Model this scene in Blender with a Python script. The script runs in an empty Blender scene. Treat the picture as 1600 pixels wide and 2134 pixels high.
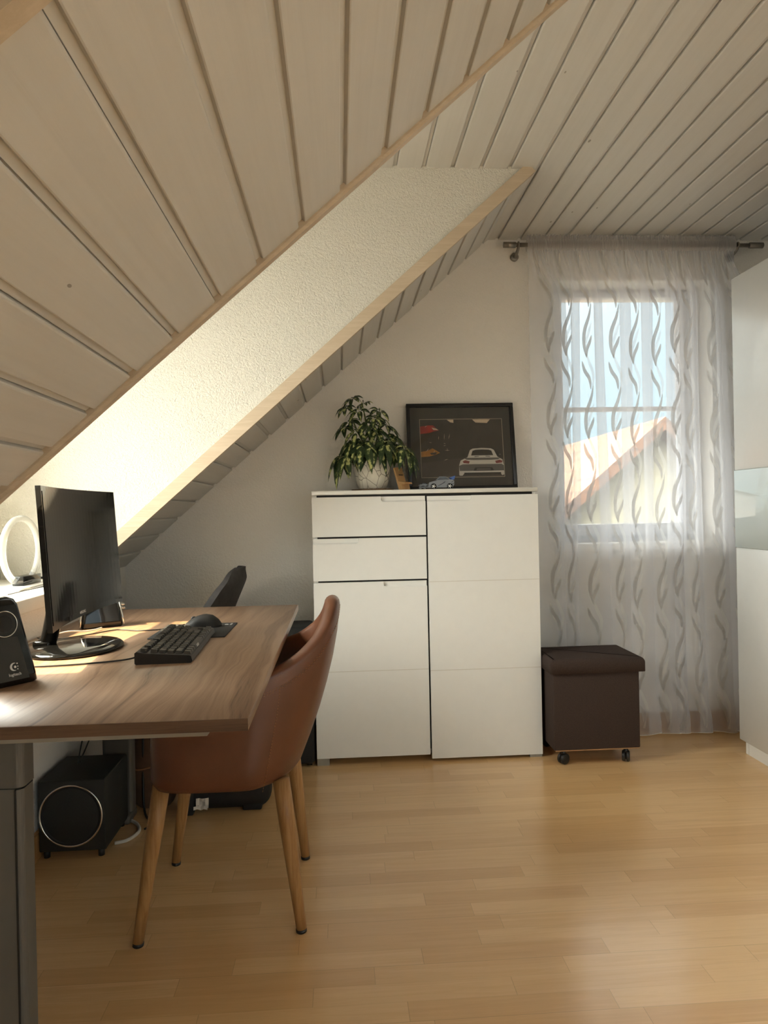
import bpy, bmesh, math, random
from mathutils import Vector, Matrix, noise
PI = math.pi
random.seed(7)
SC = bpy.context.scene
COL = SC.collection
SC.view_settings.view_transform = 'Standard'
SC.view_settings.look = 'None'
SC.view_settings.gamma = 1.0
SC.view_settings.exposure = 0.0
SC.view_settings.use_curve_mapping = False

# ------------------------------------------------------------------ materials
# colours are given as 0-255 sRGB
def lin(c):
    return tuple((v/12.92 if v <= .04045 else ((v+.055)/1.055)**2.4) for v in [x/255 for x in c]) + (1.0,)

class NT:
    def __init__(s, name):
        s.m = bpy.data.materials.new(name); s.m.use_nodes = True
        s.t = s.m.node_tree; s.t.nodes.clear()
        s.out = s.n('ShaderNodeOutputMaterial')
    def n(s, typ, inp=None, **kw):
        d = s.t.nodes.new(typ)
        for k, v in kw.items(): setattr(d, k, v)
        for k, v in (inp or {}).items():
            if hasattr(v, 'links') or isinstance(v, bpy.types.NodeSocket): s.t.links.new(v, d.inputs[k])
            else: d.inputs[k].default_value = v
        return d
    def link(s, a, b): s.t.links.new(a, b)
    def math(s, op, a, b=0.0, c=0.0):
        return s.n('ShaderNodeMath', {0: a, 1: b, 2: c}, operation=op).outputs[0]
    def coord(s, scale=(1, 1, 1)):
        tc = s.n('ShaderNodeTexCoord')
        return s.n('ShaderNodeMapping', {'Vector': tc.outputs['Object'], 'Scale': scale}).outputs[0]
    def noise(s, vec, scale=5, detail=4, rough=.5, dist=0.0):
        return s.n('ShaderNodeTexNoise', {'Vector': vec, 'Scale': scale, 'Detail': detail, 'Roughness': rough, 'Distortion': dist})
    def ramp(s, fac, stops):
        r = s.n('ShaderNodeValToRGB', {'Fac': fac})
        e = r.color_ramp.elements
        while len(e) < len(stops): e.new(.5)
        for i, (p, c) in enumerate(stops): e[i].position = p; e[i].color = c
        return r.outputs['Color']
    def mix(s, fac, a, b, mode='MIX'):
        m = s.n('ShaderNodeMix', {0: fac, 6: a, 7: b}, data_type='RGBA', blend_type=mode)
        return m.outputs[2]
    def bump(s, h, strength=.3, dist=.01):
        return s.n('ShaderNodeBump', {'Height': h, 'Strength': strength, 'Distance': dist}).outputs[0]
    def bsdf(s, col, rough=.5, normal=None, metal=0.0, spec=.5, coat=0.0, coat_rough=.1, **extra):
        i = {'Base Color': col, 'Roughness': rough, 'Metallic': metal, 'Specular IOR Level': spec, 'Coat Weight': coat, 'Coat Roughness': coat_rough}
        if normal is not None: i['Normal'] = normal
        i.update(extra)
        b = s.n('ShaderNodeBsdfPrincipled', i)
        s.link(b.outputs[0], s.out.inputs[0])
        return b

M = {}
def simple(name, c, rough=.5, metal=0.0, spec=.5, var=.06, nscale=30, bump=0.0, bscale=200, coat=0.0):
    k = NT(name); v = k.coord()
    f = k.noise(v, nscale, 3).outputs['Fac']
    c = lin(c)
    d = tuple(x*(1-var) for x in c[:3]) + (1,); e = tuple(min(1, x*(1+var)) for x in c[:3]) + (1,)
    col = k.ramp(f, [(.3, d), (.7, e)])
    nrm = k.bump(k.noise(v, bscale, 3).outputs['Fac'], bump, .002) if bump else None
    k.bsdf(col, rough, nrm, metal, spec, coat)
    M[name] = k.m; return k.m

def plank_mat(name, base, dark, tint):
    # whitewashed pine: grain along Y, thin streaks, knots of their own shape
    k = NT(name)
    v = k.coord((1, .035, 1)); g = k.noise(v, 55, 5, .6, .6).outputs['Fac']
    big = k.noise(k.coord((1, .25, 1)), 3.0, 3).outputs['Fac']
    col = k.mix(k.math('MULTIPLY', k.math('SUBTRACT', g, .35), .55), lin(base), lin(dark))
    col = k.mix(k.math('MULTIPLY', big, .2), col, lin(tint))
    kv = k.coord((12, 5.5, 12))
    vo = k.n('ShaderNodeTexVoronoi', {'Vector': kv, 'Scale': 1.0, 'Randomness': 1.0})
    rnd = k.n('ShaderNodeSeparateColor', {0: vo.outputs['Color']}).outputs[0]
    near = k.math('LESS_THAN', vo.outputs['Distance'], k.math('ADD', .018, k.math('MULTIPLY', rnd, .048)))
    pick = k.math('GREATER_THAN', rnd, .30)
    kn = k.math('MULTIPLY', k.math('MULTIPLY', near, pick), .62)
    col = k.mix(kn, col, lin((98, 86, 66)))
    k.bsdf(col, .48, k.bump(g, .12, .003), spec=.35)
    M[name] = k.m
plank_mat('whitewashed_pine', (206, 203, 197), (178, 173, 165), (199, 197, 192))

def wood_mat(name, stops, scale, axis, rough=.4, dist=1.2, spec=.4, coat=0.0, bands=6.0):
    k = NT(name)
    sc = [1, 1, 1]; sc[axis] = .07
    v = k.coord(tuple(sc))
    w = k.noise(v, scale, 6, .62, dist).outputs['Fac']
    f2 = k.noise(v, scale*7, 3, .6, .3).outputs['Fac']
    f = k.math('ADD', k.math('MULTIPLY', w, .78), k.math('MULTIPLY', f2, .22))
    col = k.ramp(f, stops)
    k.bsdf(col, rough, k.bump(f2, .06, .002), spec=spec, coat=coat)
    M[name] = k.m

def walnut():
    k = NT('walnut_laminate')
    v = k.coord((1, .16, 1))
    warp = k.noise(k.coord((1, .35, 1)), 3.2, 3, .5).outputs['Fac']
    sep = k.n('ShaderNodeSeparateXYZ', {0: k.coord()})
    x = k.math('ADD', sep.outputs[0], k.math('MULTIPLY', warp, .20))
    x = k.math('ADD', x, k.math('MULTIPLY', sep.outputs[2], .9))
    band = k.n('ShaderNodeTexNoise', {'W': k.math('MULTIPLY', x, 30.0), 'Scale': 1.0, 'Detail': 4.0, 'Roughness': .65}, noise_dimensions='1D').outputs['Fac']
    fine = k.noise(k.coord((1, .03, 1)), 190, 4, .6, .4).outputs['Fac']
    f = k.math('ADD', k.math('MULTIPLY', band, .72), k.math('MULTIPLY', fine, .28))
    col = k.ramp(f, [(.28, lin((86, 63, 47))), (.37, lin((124, 96, 74))), (.50, lin((142, 113, 89))), (.64, lin((154, 125, 100))), (.78, lin((124, 97, 76)))])
    k.bsdf(col, .40, k.bump(fine, .03, .002), spec=.5, coat=.3, coat_rough=.25)
    M['walnut_laminate'] = k.m
walnut()
wood_mat('trim_wood', [(.3, lin((205, 189, 167))), (.55, lin((191, 174, 150))), (.75, lin((209, 194, 173)))], 34, 0, .5)
wood_mat('leg_wood', [(.3, lin((180, 140, 92))), (.5, lin((164, 124, 78))), (.62, lin((146, 105, 62))), (.78, lin((188, 148, 100)))], 46, 2, .42)
wood_mat('stand_wood', [(.3, lin((205, 163, 112))), (.5, lin((188, 146, 98))), (.75, lin((212, 172, 122)))], 60, 2, .5)

def floor_mat():
    k = NT('beech_strip_floor')
    sep = k.n('ShaderNodeSeparateXYZ', {0: k.coord()})
    X, Y = sep.outputs[0], sep.outputs[1]
    H = .064; L = .46
    row = k.math('FLOOR', k.math('DIVIDE', Y, H))
    r1 = k.n('ShaderNodeTexWhiteNoise', {'W': row}, noise_dimensions='1D').outputs['Value']
    xs = k.math('DIVIDE', k.math('ADD', X, k.math('MULTIPLY', r1, 3.0)), L)
    cell = k.math('FLOOR', xs)
    idv = k.n('ShaderNodeCombineXYZ', {0: row, 1: cell, 2: 0.0}).outputs[0]
    rc = k.n('ShaderNodeTexWhiteNoise', {'Vector': idv}, noise_dimensions='3D').outputs['Value']
    gv = k.n('ShaderNodeMapping', {'Vector': k.coord((.055, 1, 1)), 'Location': (0, 0, 0)}).outputs[0]
    gv2 = k.n('ShaderNodeVectorMath', {0: gv, 1: k.n('ShaderNodeCombineXYZ', {0: k.math('MULTIPLY', rc, 7.0), 1: k.math('MULTIPLY', rc, 13.0), 2: rc}).outputs[0]}, operation='ADD').outputs[0]
    g = k.noise(gv2, 70, 5, .6, .8).outputs['Fac']
    f = k.math('ADD', k.math('MULTIPLY', rc, .42), k.math('MULTIPLY', g, .58))
    col = k.ramp(f, [(.22, lin((214, 170, 117))), (.42, lin((222, 180, 126))), (.62, lin((231, 192, 139))), (.82, lin((216, 173, 120)))])
    # seams: plank edges every third strip, thin strip ends
    fy = k.math('FRACT', k.math('DIVIDE', Y, H*3)); ey = k.math('LESS_THAN', fy, .006)
    fs = k.math('FRACT', k.math('DIVIDE', Y, H)); es = k.math('MULTIPLY', k.math('LESS_THAN', fs, .016), .3)
    fx = k.math('FRACT', xs); ex = k.math('MULTIPLY', k.math('LESS_THAN', fx, .0035), .6)
    e = k.math('MAXIMUM', k.math('MULTIPLY', ey, .8), k.math('MAXIMUM', es, ex))
    col = k.mix(k.math('MULTIPLY', e, .5), col, lin((120, 82, 48)))
    k.bsdf(col, .32, k.bump(g, .02, .002), spec=.5, coat=.55, coat_rough=.16)
    M['beech_strip_floor'] = k.m
floor_mat()

def plaster(name, c, strength, scale=95, rough=.85):
    k = NT(name); v = k.coord()
    a = k.noise(v, scale, 3, .55, .4).outputs['Fac']
    b = k.noise(v, scale*2.6, 2, .5).outputs['Fac']
    h = k.math('ADD', a, k.math('MULTIPLY', b, .35))
    var = k.noise(v, 2.0, 2).outputs['Fac']
    cc = lin(c); col = k.ramp(var, [(.3, tuple(x*.97 for x in cc[:3])+(1,)), (.7, cc)])
    k.bsdf(col, rough, k.bump(h, strength, .006), spec=.2)
    M[name] = k.m
wood_mat('walnut_edge', [(.3, lin((70, 50, 38))), (.5, lin((96, 72, 55))), (.75, lin((112, 86, 66)))], 60, 0, .45)
plaster('wall_plaster', (237, 233, 227), .55)
plaster('wall_rough_plaster', (219, 216, 206), .9, 135)

simple('white_gloss', (236, 234, 228), .22, spec=.5, var=.01)
simple('white_door', (232, 231, 226), .28, spec=.5, var=.01)
simple('white_groove', (206, 200, 188), .35, var=.01)
simple('white_paint', (236, 233, 226), .4, var=.01)
simple('sash_white', (232, 236, 244), .35, var=.01)
simple('grey_metal', (150, 147, 138), .38, metal=.55, var=.03)
simple('grey_lacquer', (94, 92, 87), .5, metal=.1, var=.03)
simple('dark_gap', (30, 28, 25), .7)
simple('foot_grey', (150, 146, 136), .4, metal=.3)
simple('brown_leather', (104, 64, 43), .36, spec=.5, var=.10, nscale=14, bump=.12, bscale=420)
simple('thread', (164, 116, 78), .7)
simple('charcoal_velvet', (58, 55, 54), .85, var=.2, nscale=40, bump=.2, bscale=900)
simple('brown_fabric', (66, 54, 49), .92, spec=.2, var=.14, nscale=260, bump=.4, bscale=1100)
simple('board_edge', (168, 128, 86), .6)
simple('black_plastic', (28, 28, 27), .42, var=.08)
simple('black_matte', (24, 24, 23), .6, var=.1)
simple('black_gloss', (14, 14, 14), .07, spec=.5, var=.02)
simple('screen_glass', (22, 22, 21), .10, spec=.45, var=.01)
simple('speaker_front', (40, 40, 37), .25, var=.03)
simple('keycap', (56, 53, 49), .45, var=.08)
simple('chrome', (215, 213, 208), .18, metal=1.0, var=.01)
simple('rod_metal', (138, 132, 124), .34, metal=.8, var=.04)
simple('sub_black', (34, 36, 33), .6, var=.15, nscale=200)
simple('print_white', (226, 226, 222), .5)
simple('cable_black', (22, 22, 22), .45)
simple('cable_white', (205, 202, 196), .45)
simple('cable_yellow', (200, 178, 62), .5)
simple('mat_cloth', (36, 36, 36), .8, var=.1, nscale=400)
simple('bag_black', (26, 26, 26), .7, var=.15)
simple('bag_brown', (104, 78, 58), .8, var=.15)
simple('paper', (214, 208, 198), .8)
simple('frame_black', (22, 22, 24), .3)
simple('soil', (60, 44, 32), .95, var=.4, nscale=120, bump=.8)
simple('stem_green', (96, 104, 60), .6)
simple('saucer_wood', (120, 92, 66), .6)
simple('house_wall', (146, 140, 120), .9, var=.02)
simple('terrace_wall', (150, 150, 150), .9, var=.02)
simple('toy_grey', (112, 114, 118), .3, var=.05)
simple('toy_dark', (48, 50, 56), .25)
simple('toy_blue', (44, 84, 158), .3)
simple('toy_black', (20, 20, 20), .5)

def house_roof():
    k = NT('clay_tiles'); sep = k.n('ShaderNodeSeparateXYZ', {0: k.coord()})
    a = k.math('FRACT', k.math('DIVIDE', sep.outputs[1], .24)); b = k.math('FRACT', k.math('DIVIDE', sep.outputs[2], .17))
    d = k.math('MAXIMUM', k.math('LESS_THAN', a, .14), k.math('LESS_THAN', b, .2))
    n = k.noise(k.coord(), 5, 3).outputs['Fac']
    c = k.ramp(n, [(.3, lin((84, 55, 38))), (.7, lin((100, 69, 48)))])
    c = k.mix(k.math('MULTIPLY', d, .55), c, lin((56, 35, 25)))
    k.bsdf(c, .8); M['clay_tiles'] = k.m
house_roof()

def glass(name, tint, refl_rough, base=.03):
    k = NT(name)
    lw = k.n('ShaderNodeLayerWeight', {'Blend': .5}).outputs['Facing']
    fr = k.math('ADD', .03, k.math('MULTIPLY', k.math('POWER', lw, 5.0), .9))
    t = k.n('ShaderNodeBsdfTransparent', {'Color': tint}); g = k.n('ShaderNodeBsdfGlossy', {'Color': (1, 1, 1, 1), 'Roughness': refl_rough})
    mx = k.n('ShaderNodeMixShader', {0: fr, 1: t.outputs[0], 2: g.outputs[0]})
    k.link(mx.outputs[0], k.out.inputs[0]); M[name] = k.m
glass('window_glass', (.97, .985, .98, 1), .0)
glass('picture_glass', (.95, .95, .95, 1), .03)

def acrylic():
    k = NT('clear_acrylic')
    b = k.bsdf((.98, .99, .97, 1), .08, spec=.5, **{'Transmission Weight': .85, 'IOR': 1.35})
    M['clear_acrylic'] = k.m
acrylic()

def sheer(name, opac, c, fine=True):
    k = NT(name)
    t = k.n('ShaderNodeBsdfTransparent', {'Color': (1, 1, 1, 1)})
    d = k.n('ShaderNodeBsdfDiffuse', {'Color': lin(c)}); tr = k.n('ShaderNodeBsdfTranslucent', {'Color': lin(c)})
    dm = k.n('ShaderNodeMixShader', {0: .58, 1: d.outputs[0], 2: tr.outputs[0]})
    lw = k.n('ShaderNodeLayerWeight', {'Blend': .35}).outputs['Facing']
    f = k.math('MINIMUM', k.math('ADD', opac, k.math('MULTIPLY', k.math('POWER', lw, 2.0), .55)), .97)
    mx = k.n('ShaderNodeMixShader', {0: f, 1: t.outputs[0], 2: dm.outputs[0]})
    k.link(mx.outputs[0], k.out.inputs[0]); M[name] = k.m
sheer('sheer_voile', .33, (244, 245, 250))
sheer('satin_leaf', .78, (200, 198, 196))
sheer('satin_leaf_light', .40, (242, 242, 242))
sheer('voile_heading', .42, (236, 233, 230))

def frosted():
    k = NT('frosted_glass_panel')
    k.bsdf(lin((204, 212, 208)), .08, spec=.35); M['frosted_glass_panel'] = k.m
frosted()

def marble():
    k = NT('cracked_ceramic')
    v = k.coord((1, 1, .62)); w = k.noise(v, 9, 2)
    vv = k.n('ShaderNodeVectorMath', {0: v, 1: k.n('ShaderNodeVectorMath', {0: w.outputs['Color'], 1: (.035, .035, .02)}, operation='MULTIPLY').outputs[0]}, operation='ADD').outputs[0]
    vo = k.n('ShaderNodeTexVoronoi', {'Vector': vv, 'Scale': 28.0}, feature='DISTANCE_TO_EDGE').outputs['Distance']
    f = k.math('LESS_THAN', vo, .016)
    soft = k.ramp(vo, [(.0, (1, 1, 1, 1)), (.06, (0, 0, 0, 1))])
    col = k.ramp(k.noise(v, 14, 3).outputs['Fac'], [(.3, lin((206, 200, 184))), (.7, lin((232, 228, 214)))])
    col = k.mix(k.math('MULTIPLY', soft, .35), col, lin((120, 110, 96)))
    col = k.mix(k.math('MULTIPLY', f, .75), col, lin((84, 72, 60)))
    k.bsdf(col, .25); M['cracked_ceramic'] = k.m
marble()

def leafmat():
    k = NT('variegated_leaf')
    at = k.n('ShaderNodeAttribute', attribute_name='vein')
    n = k.noise(k.coord(), 38, 3, .6).outputs['Fac']
    f = k.math('ADD', at.outputs['Fac'], k.math('MULTIPLY', k.math('SUBTRACT', n, .5), 1.1))
    col = k.ramp(f, [(.48, lin((40, 60, 32))), (.57, lin((72, 90, 48))), (.64, lin((190, 194, 130)))])
    b = k.bsdf(col, .30, spec=.5); M['variegated_leaf'] = k.m
leafmat()

# ------------------------------------------------------------------ mesh helpers
WO = {}     # world origin of every object built
class MB:
    def __init__(s): s.v = []; s.f = []; s.mi = []; s.sm = []; s.attr = {}
    def add(s, vs, fs, mi=0, smooth=False):
        o = len(s.v); s.v += [tuple(p) for p in vs]
        for f in fs: s.f.append([i+o for i in f]); s.mi.append(mi); s.sm.append(smooth)
        return o
    def box(s, a, b, mi=0, mat=None):
        x0, y0, z0 = a; x1, y1, z1 = b
        v = [Vector(p) for p in ((x0,y0,z0),(x1,y0,z0),(x1,y1,z0),(x0,y1,z0),(x0,y0,z1),(x1,y0,z1),(x1,y1,z1),(x0,y1,z1))]
        if mat: v = [mat @ p for p in v]
        s.add(v, [(0,3,2,1),(4,5,6,7),(0,1,5,4),(1,2,6,5),(2,3,7,6),(3,0,4,7)], mi)
    def rbox(s, a, b, r=.005, seg=2, mi=0, mat=None):
        bm = bmesh.new()
        bmesh.ops.create_cube(bm, size=1)
        for v in bm.verts:
            v.co = Vector([(a[i]+b[i])/2 + v.co[i]*(b[i]-a[i]) for i in range(3)])
        bmesh.ops.bevel(bm, geom=bm.edges[:], offset=r, segments=seg, profile=.5, affect='EDGES')
        bm.verts.ensure_lookup_table()
        vs = [(mat @ v.co) if mat else v.co.copy() for v in bm.verts]
        s.add(vs, [[v.index for v in f.verts] for f in bm.faces], mi, True); bm.free()
    def prism(s, pts, ext, mi=0, smooth=False, capmi=None):
        n = len(pts); e = Vector(ext)
        v = [Vector(p) for p in pts] + [Vector(p)+e for p in pts]
        o = s.add(v, [(i, (i+1) % n, n+(i+1) % n, n+i) for i in range(n)], mi, smooth)
        c = mi if capmi is None else capmi
        s.f.append([o+i for i in reversed(range(n))]); s.f.append([o+n+i for i in range(n)]); s.mi += [c, c]; s.sm += [False, False]
    def tube(s, pts, r, seg=8, mi=0, cap=True):
        pts = [Vector(p) for p in pts]; n = len(pts)
        rs = r if isinstance(r, (list, tuple)) else [r]*n
        up = Vector((0, 0, 1)); prev = None; rings = []
        for i, p in enumerate(pts):
            d = (pts[min(i+1, n-1)] - pts[max(i-1, 0)]).normalized()
            if prev is None:
                a = d.cross(up)
                if a.length < 1e-3: a = d.cross(Vector((1, 0, 0)))
            else: a = prev - d*prev.dot(d)
            a.normalize(); prev = a; b = d.cross(a)
            rings.append([p + (a*math.cos(2*PI*k/seg) + b*math.sin(2*PI*k/seg))*rs[i] for k in range(seg)])
        v = [q for ring in rings for q in ring]
        f = [(i*seg+k, i*seg+(k+1) % seg, (i+1)*seg+(k+1) % seg, (i+1)*seg+k) for i in range(n-1) for k in range(seg)]
        if cap: f += [tuple(reversed(range(seg))), tuple((n-1)*seg+k for k in range(seg))]
        s.add(v, f, mi, True)
    def lathe(s, prof, seg=32, mi=0, mat=None, smooth=True):
        v = []; f = []
        n = len(prof)
        for k in range(seg):
            a = 2*PI*k/seg
            for r, z in prof:
                p = Vector((r*math.cos(a), r*math.sin(a), z)); v.append(mat @ p if mat else p)
        for k in range(seg):
            for i in range(n-1):
                a, b = k*n+i, ((k+1) % seg)*n+i
                f.append((a, b, b+1, a+1))
        s.add(v, f, mi, smooth)
    def torus(s, R, r, seg=48, ring=10, mi=0, mat=None, sz=1.0):
        v = []; f = []
        for k in range(seg):
            a = 2*PI*k/seg
            for j in range(ring):
                b = 2*PI*j/ring
                p = Vector(((R+r*math.cos(b))*math.cos(a), (R+r*math.cos(b))*math.sin(a), r*sz*math.sin(b)))
                v.append(mat @ p if mat else p)
        for k in range(seg):
            for j in range(ring):
                f.append((k*ring+j, ((k+1) % seg)*ring+j, ((k+1) % seg)*ring+(j+1) % ring, k*ring+(j+1) % ring))
        s.add(v, f, mi, True)
    def grid(s, rows, mi=0, smooth=True, close=False):
        n = len(rows[0]); m = len(rows)
        v = [p for r in rows for p in r]
        f = []
        for i in range(m-1):
            for j in range(n if close else n-1):
                f.append((i*n+j, i*n+(j+1) % n, (i+1)*n+(j+1) % n, (i+1)*n+j))
        return s.add(v, f, mi, smooth)
    def build(s, name, mats, parent=None, origin=None, weld=False, recalc=True):
        me = bpy.data.meshes.new(name)
        pw = WO[parent.name] if parent is not None else Vector((0, 0, 0))
        og = Vector(origin) if origin is not None else pw
        me.from_pydata([Vector(p)-og for p in s.v], [], s.f)
        for m in (mats if isinstance(mats, (list, tuple)) else [mats]): me.materials.append(M[m])
        me.polygons.foreach_set('material_index', s.mi); me.polygons.foreach_set('use_smooth', s.sm)
        for an, vals in s.attr.items():
            at = me.attributes.new(an, 'FLOAT', 'POINT'); at.data.foreach_set('value', vals)
        if recalc or weld:
            bm = bmesh.new(); bm.from_mesh(me)
            if weld: bmesh.ops.remove_doubles(bm, verts=bm.verts[:], dist=1e-5)
            if recalc: bmesh.ops.recalc_face_normals(bm, faces=bm.faces[:])
            bm.to_mesh(me); bm.free()
        me.update()
        o = bpy.data.objects.new(name, me); COL.objects.link(o)
        o.location = og - pw; WO[o.name] = og
        if parent is not None: o.parent = parent
        return o

def thing(name, label, cat, loc=(0, 0, 0), group=None):
    o = bpy.data.objects.new(name, None); COL.objects.link(o); o.empty_display_size = .05
    o.location = loc; WO[o.name] = Vector(loc)
    return tag(o, label, cat, group)
def tag(o, label, cat, group=None, kind=None):
    o['label'] = label; o['category'] = cat
    if group: o['group'] = group
    if kind: o['kind'] = kind
    return o
def struct(o):
    o['kind'] = 'structure'; return o
def part(mb, name, mats, parent, **kw):
    return mb.build(name, mats, parent, **kw)
def text_mesh(mb, txt, mat, size, mi=0, depth=.0003, align='CENTER'):
    cu = bpy.data.curves.new('lettering', 'FONT'); cu.body = txt; cu.size = size; cu.extrude = depth; cu.align_x = align
    ob = bpy.data.objects.new('lettering', cu); COL.objects.link(ob)
    dg = bpy.context.evaluated_depsgraph_get(); dg.update()
    me = bpy.data.meshes.new_from_object(ob.evaluated_get(dg))
    mb.add([mat @ v.co for v in me.vertices], [list(p.vertices) for p in me.polygons], mi)
    bpy.data.objects.remove(ob); bpy.data.curves.remove(cu); bpy.data.meshes.remove(me)
def frame3(o, ex, ey, ez):
    m = Matrix((ex, ey, ez)).transposed().to_4x4(); m.translation = o; return m
def sstep(a, b, x):
    t = max(0, min(1, (x-a)/(b-a))); return t*t*(3-2*t)
def lerp_tab(t, tab):
    for (a, va), (b, vb) in zip(tab, tab[1:]):
        if t <= b: return va + (vb-va)*max(0, (t-a))/(b-a)
    return tab[-1][1]
def hang(a, b, sag, n=12):
    a = Vector(a); b = Vector(b)
    return [a.lerp(b, i/n) + Vector((0, 0, -sag*4*(i/n)*(1-i/n))) for i in range(n+1)]
def spline(pts, n=6):
    pts = [Vector(p) for p in pts]; out = []
    for i in range(len(pts)-1):
        p0 = pts[max(i-1, 0)]; p1 = pts[i]; p2 = pts[i+1]; p3 = pts[min(i+2, len(pts)-1)]
        for k in range(n):
            t = k/n
            out.append(.5*((2*p1)+(p2-p0)*t+(2*p0-5*p1+4*p2-p3)*t*t+(3*p1-p0-3*p2+p3)*t**3))
    out.append(pts[-1]); return out
SUN_E, SKY_S, GLOW_S, FILL_S, EXPO = 11.0, .53, 17.5, .25, 1.24
SC.view_settings.exposure = EXPO
# ------------------------------------------------------------------ camera
cam = bpy.data.cameras.new('camera'); co = bpy.data.objects.new('camera', cam); COL.objects.link(co); SC.camera = co
cam.sensor_fit = 'HORIZONTAL'; cam.sensor_width = 36; cam.lens = 33.75; cam.clip_start = .02; cam.clip_end = 200
R = Matrix(((.99790468, -.06143653, -.02029284), (.02044544, .00185621, .99978925), (-.06138592, -.99810927, .00310842)))
co.matrix_world = Matrix.Translation((0, 0, 1.1)) @ R.transposed().to_4x4()

# ------------------------------------------------------------------ room shell
YB = 3.42; ZC = 2.385; XS = .735; AL = math.radians(41.3); XK = -1.0; XR = 2.36; YF = -1.7
N2 = .612; ND, FD = 1.50, 2.70          # near and far side of the dormer
XW_ = -1.235                 # inner face of the dormer front wall
ZK = ZC - (XS-XK)*math.tan(AL)
Uv = Vector((-math.cos(AL), 0, -math.sin(AL))); Nv = Vector((math.sin(AL), 0, -math.cos(AL)))
def SP(s, y, d=0): return Vector((XS, y, ZC)) + Uv*s + Nv*d

fl = MB(); fl.box((-1.3, YF-.1, -.08), (2.5, YB+.12, 0)); struct(fl.build('floor', 'beech_strip_floor'))

def board_profile(a, b, first, pitch):
    """(t, depth) points of tongue and groove boards between a and b; depth < 0 is into the ceiling"""
    pts = [(a, 0)]
    k = math.ceil((a-first)/pitch)
    while first+k*pitch < b - .012:
        g = first+k*pitch
        if g > a + .012:
            pts += [(g-.0105, 0), (g-.0085, -.0012), (g-.0072, -.0085), (g+.0050, -.0085), (g+.0056, -.014), (g+.0072, -.014), (g+.0076, -.0025), (g+.0098, -.0006), (g+.0125, 0)]
        k += 1
    pts.append((b, 0)); return pts
def boards_flat(mb, x0, x1, y0, y1):
    pr = board_profile(x0, x1, .452, .109)
    mb.grid([[(x, y, ZC-d) for x, d in pr] for y in (y0, y1)], 0, False)
def boards_slope(mb, s0, s1, y0, y1):
    pr = board_profile(s0, s1, .038, .114)
    mb.grid([[SP(s, y, d) for s, d in pr] for y in (y0, y1)], 0, False)
    for y in (y0, y1):          # board ends
        v = [SP(s, y, d) for s, d in pr] + [SP(s1, y, -.03), SP(s0, y, -.03)]
        mb.add(v, [list(range(len(v)))])
c1 = MB(); boards_flat(c1, XS, XR, YF, YB); boards_flat(c1, XW_-.02, XS, ND, FD)
c1.box((XW_-.13, YF-.1, ZC+.03), (XR+.1, YB+.1, ZC+.1)); struct(c1.build('ceiling', 'whitewashed_pine', recalc=False))
SL = (XS-XK)/math.cos(AL)
c2 = MB(); boards_slope(c2, 0, SL+.02, N2, ND-.028)
c2.add([SP(-.08, N2-.02, -.05), SP(SL+.3, N2-.02, -.05), SP(SL+.3, ND-.03, -.05), SP(-.08, ND-.03, -.05)], [(0, 1, 2, 3)])
struct(c2.build('ceiling_left', 'whitewashed_pine', recalc=False))
c3 = MB(); boards_slope(c3, 0, SL+.02, FD+.003, YB)
c3.add([SP(-.08, FD+.03, -.05), SP(SL+.3, FD+.03, -.05), SP(SL+.3, YB+.1, -.05), SP(-.08, YB+.1, -.05)], [(0, 1, 2, 3)])
struct(c3.build('ceiling_left', 'whitewashed_pine', recalc=False))
# wood edge strips along both sides of the dormer opening
t1 = MB(); p = [SP(.02, ND-.028, -.03), SP(.02, ND-.028, .004), SP(.02, ND-.024, .010), SP(.02, ND-.004, .010), SP(.02, ND, .006), SP(.02, ND, -.03)]
t1.prism(p, Uv*(SL+.0)); struct(t1.build('trim_1', 'trim_wood'))
t2 = MB(); p = [SP(-.012, FD-.016, -.012), SP(-.012, FD-.016, .032), SP(-.012, FD+.004, .032), SP(-.012, FD+.004, -.012)]
t2.prism(p, Uv*(SL+.01)); struct(t2.build('trim_2', 'trim_wood'))
# back wall with window recess
WX0, WX1, WZ0, WZ1 = 1.045, 1.833, .915, 2.19
w = MB()
def wallrect(mb, x0, x1, z0, z1, y0, y1): mb.box((x0, y0, z0), (x1, y1, z1))
wallrect(w, -1.1, WX0, 0, ZC+.05, YB, YB+.3); wallrect(w, WX1, XR+.1, 0, ZC+.05, YB, YB+.3)
wallrect(w, WX0, WX1, 0, WZ0, YB, YB+.3); wallrect(w, WX0, WX1, WZ1, ZC+.05, YB, YB+.3)
struct(w.build('wall_back', 'wall_plaster'))
w = MB(); w.box((XK-.1, YF, 0), (XK, ND, ZK+.02)); w.box((XK-.1, FD, 0), (XK, YB, ZK+.02)); w.box((XK-.1, ND, 0), (XK, FD, .50)); w.box((XW_-.1, ND+.001, .50), (-.887, FD-.001, .834))
struct(w.build('wall_left', 'wall_plaster'))
w = MB(); w.box((XR, YF, 0), (XR+.1, YB, ZC+.02)); struct(w.build('wall_right', 'wall_plaster'))
RX0, RX1, RZ0, RZ1 = .55, 2.2, .06, 2.12
w = MB(); w.box((-1.1, YF-.12, 0), (RX0, YF, ZC+.02)); w.box((RX1, YF-.12, 0), (XR+.1, YF, ZC+.02)); w.box((RX0, YF-.12, 0), (RX1, YF, RZ0)); w.box((RX0, YF-.12, RZ1), (RX1, YF, ZC+.02)); struct(w.build('wall_front', 'wall_plaster'))
# edge of the next roof opening, just inside the top left corner of the photograph

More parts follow.
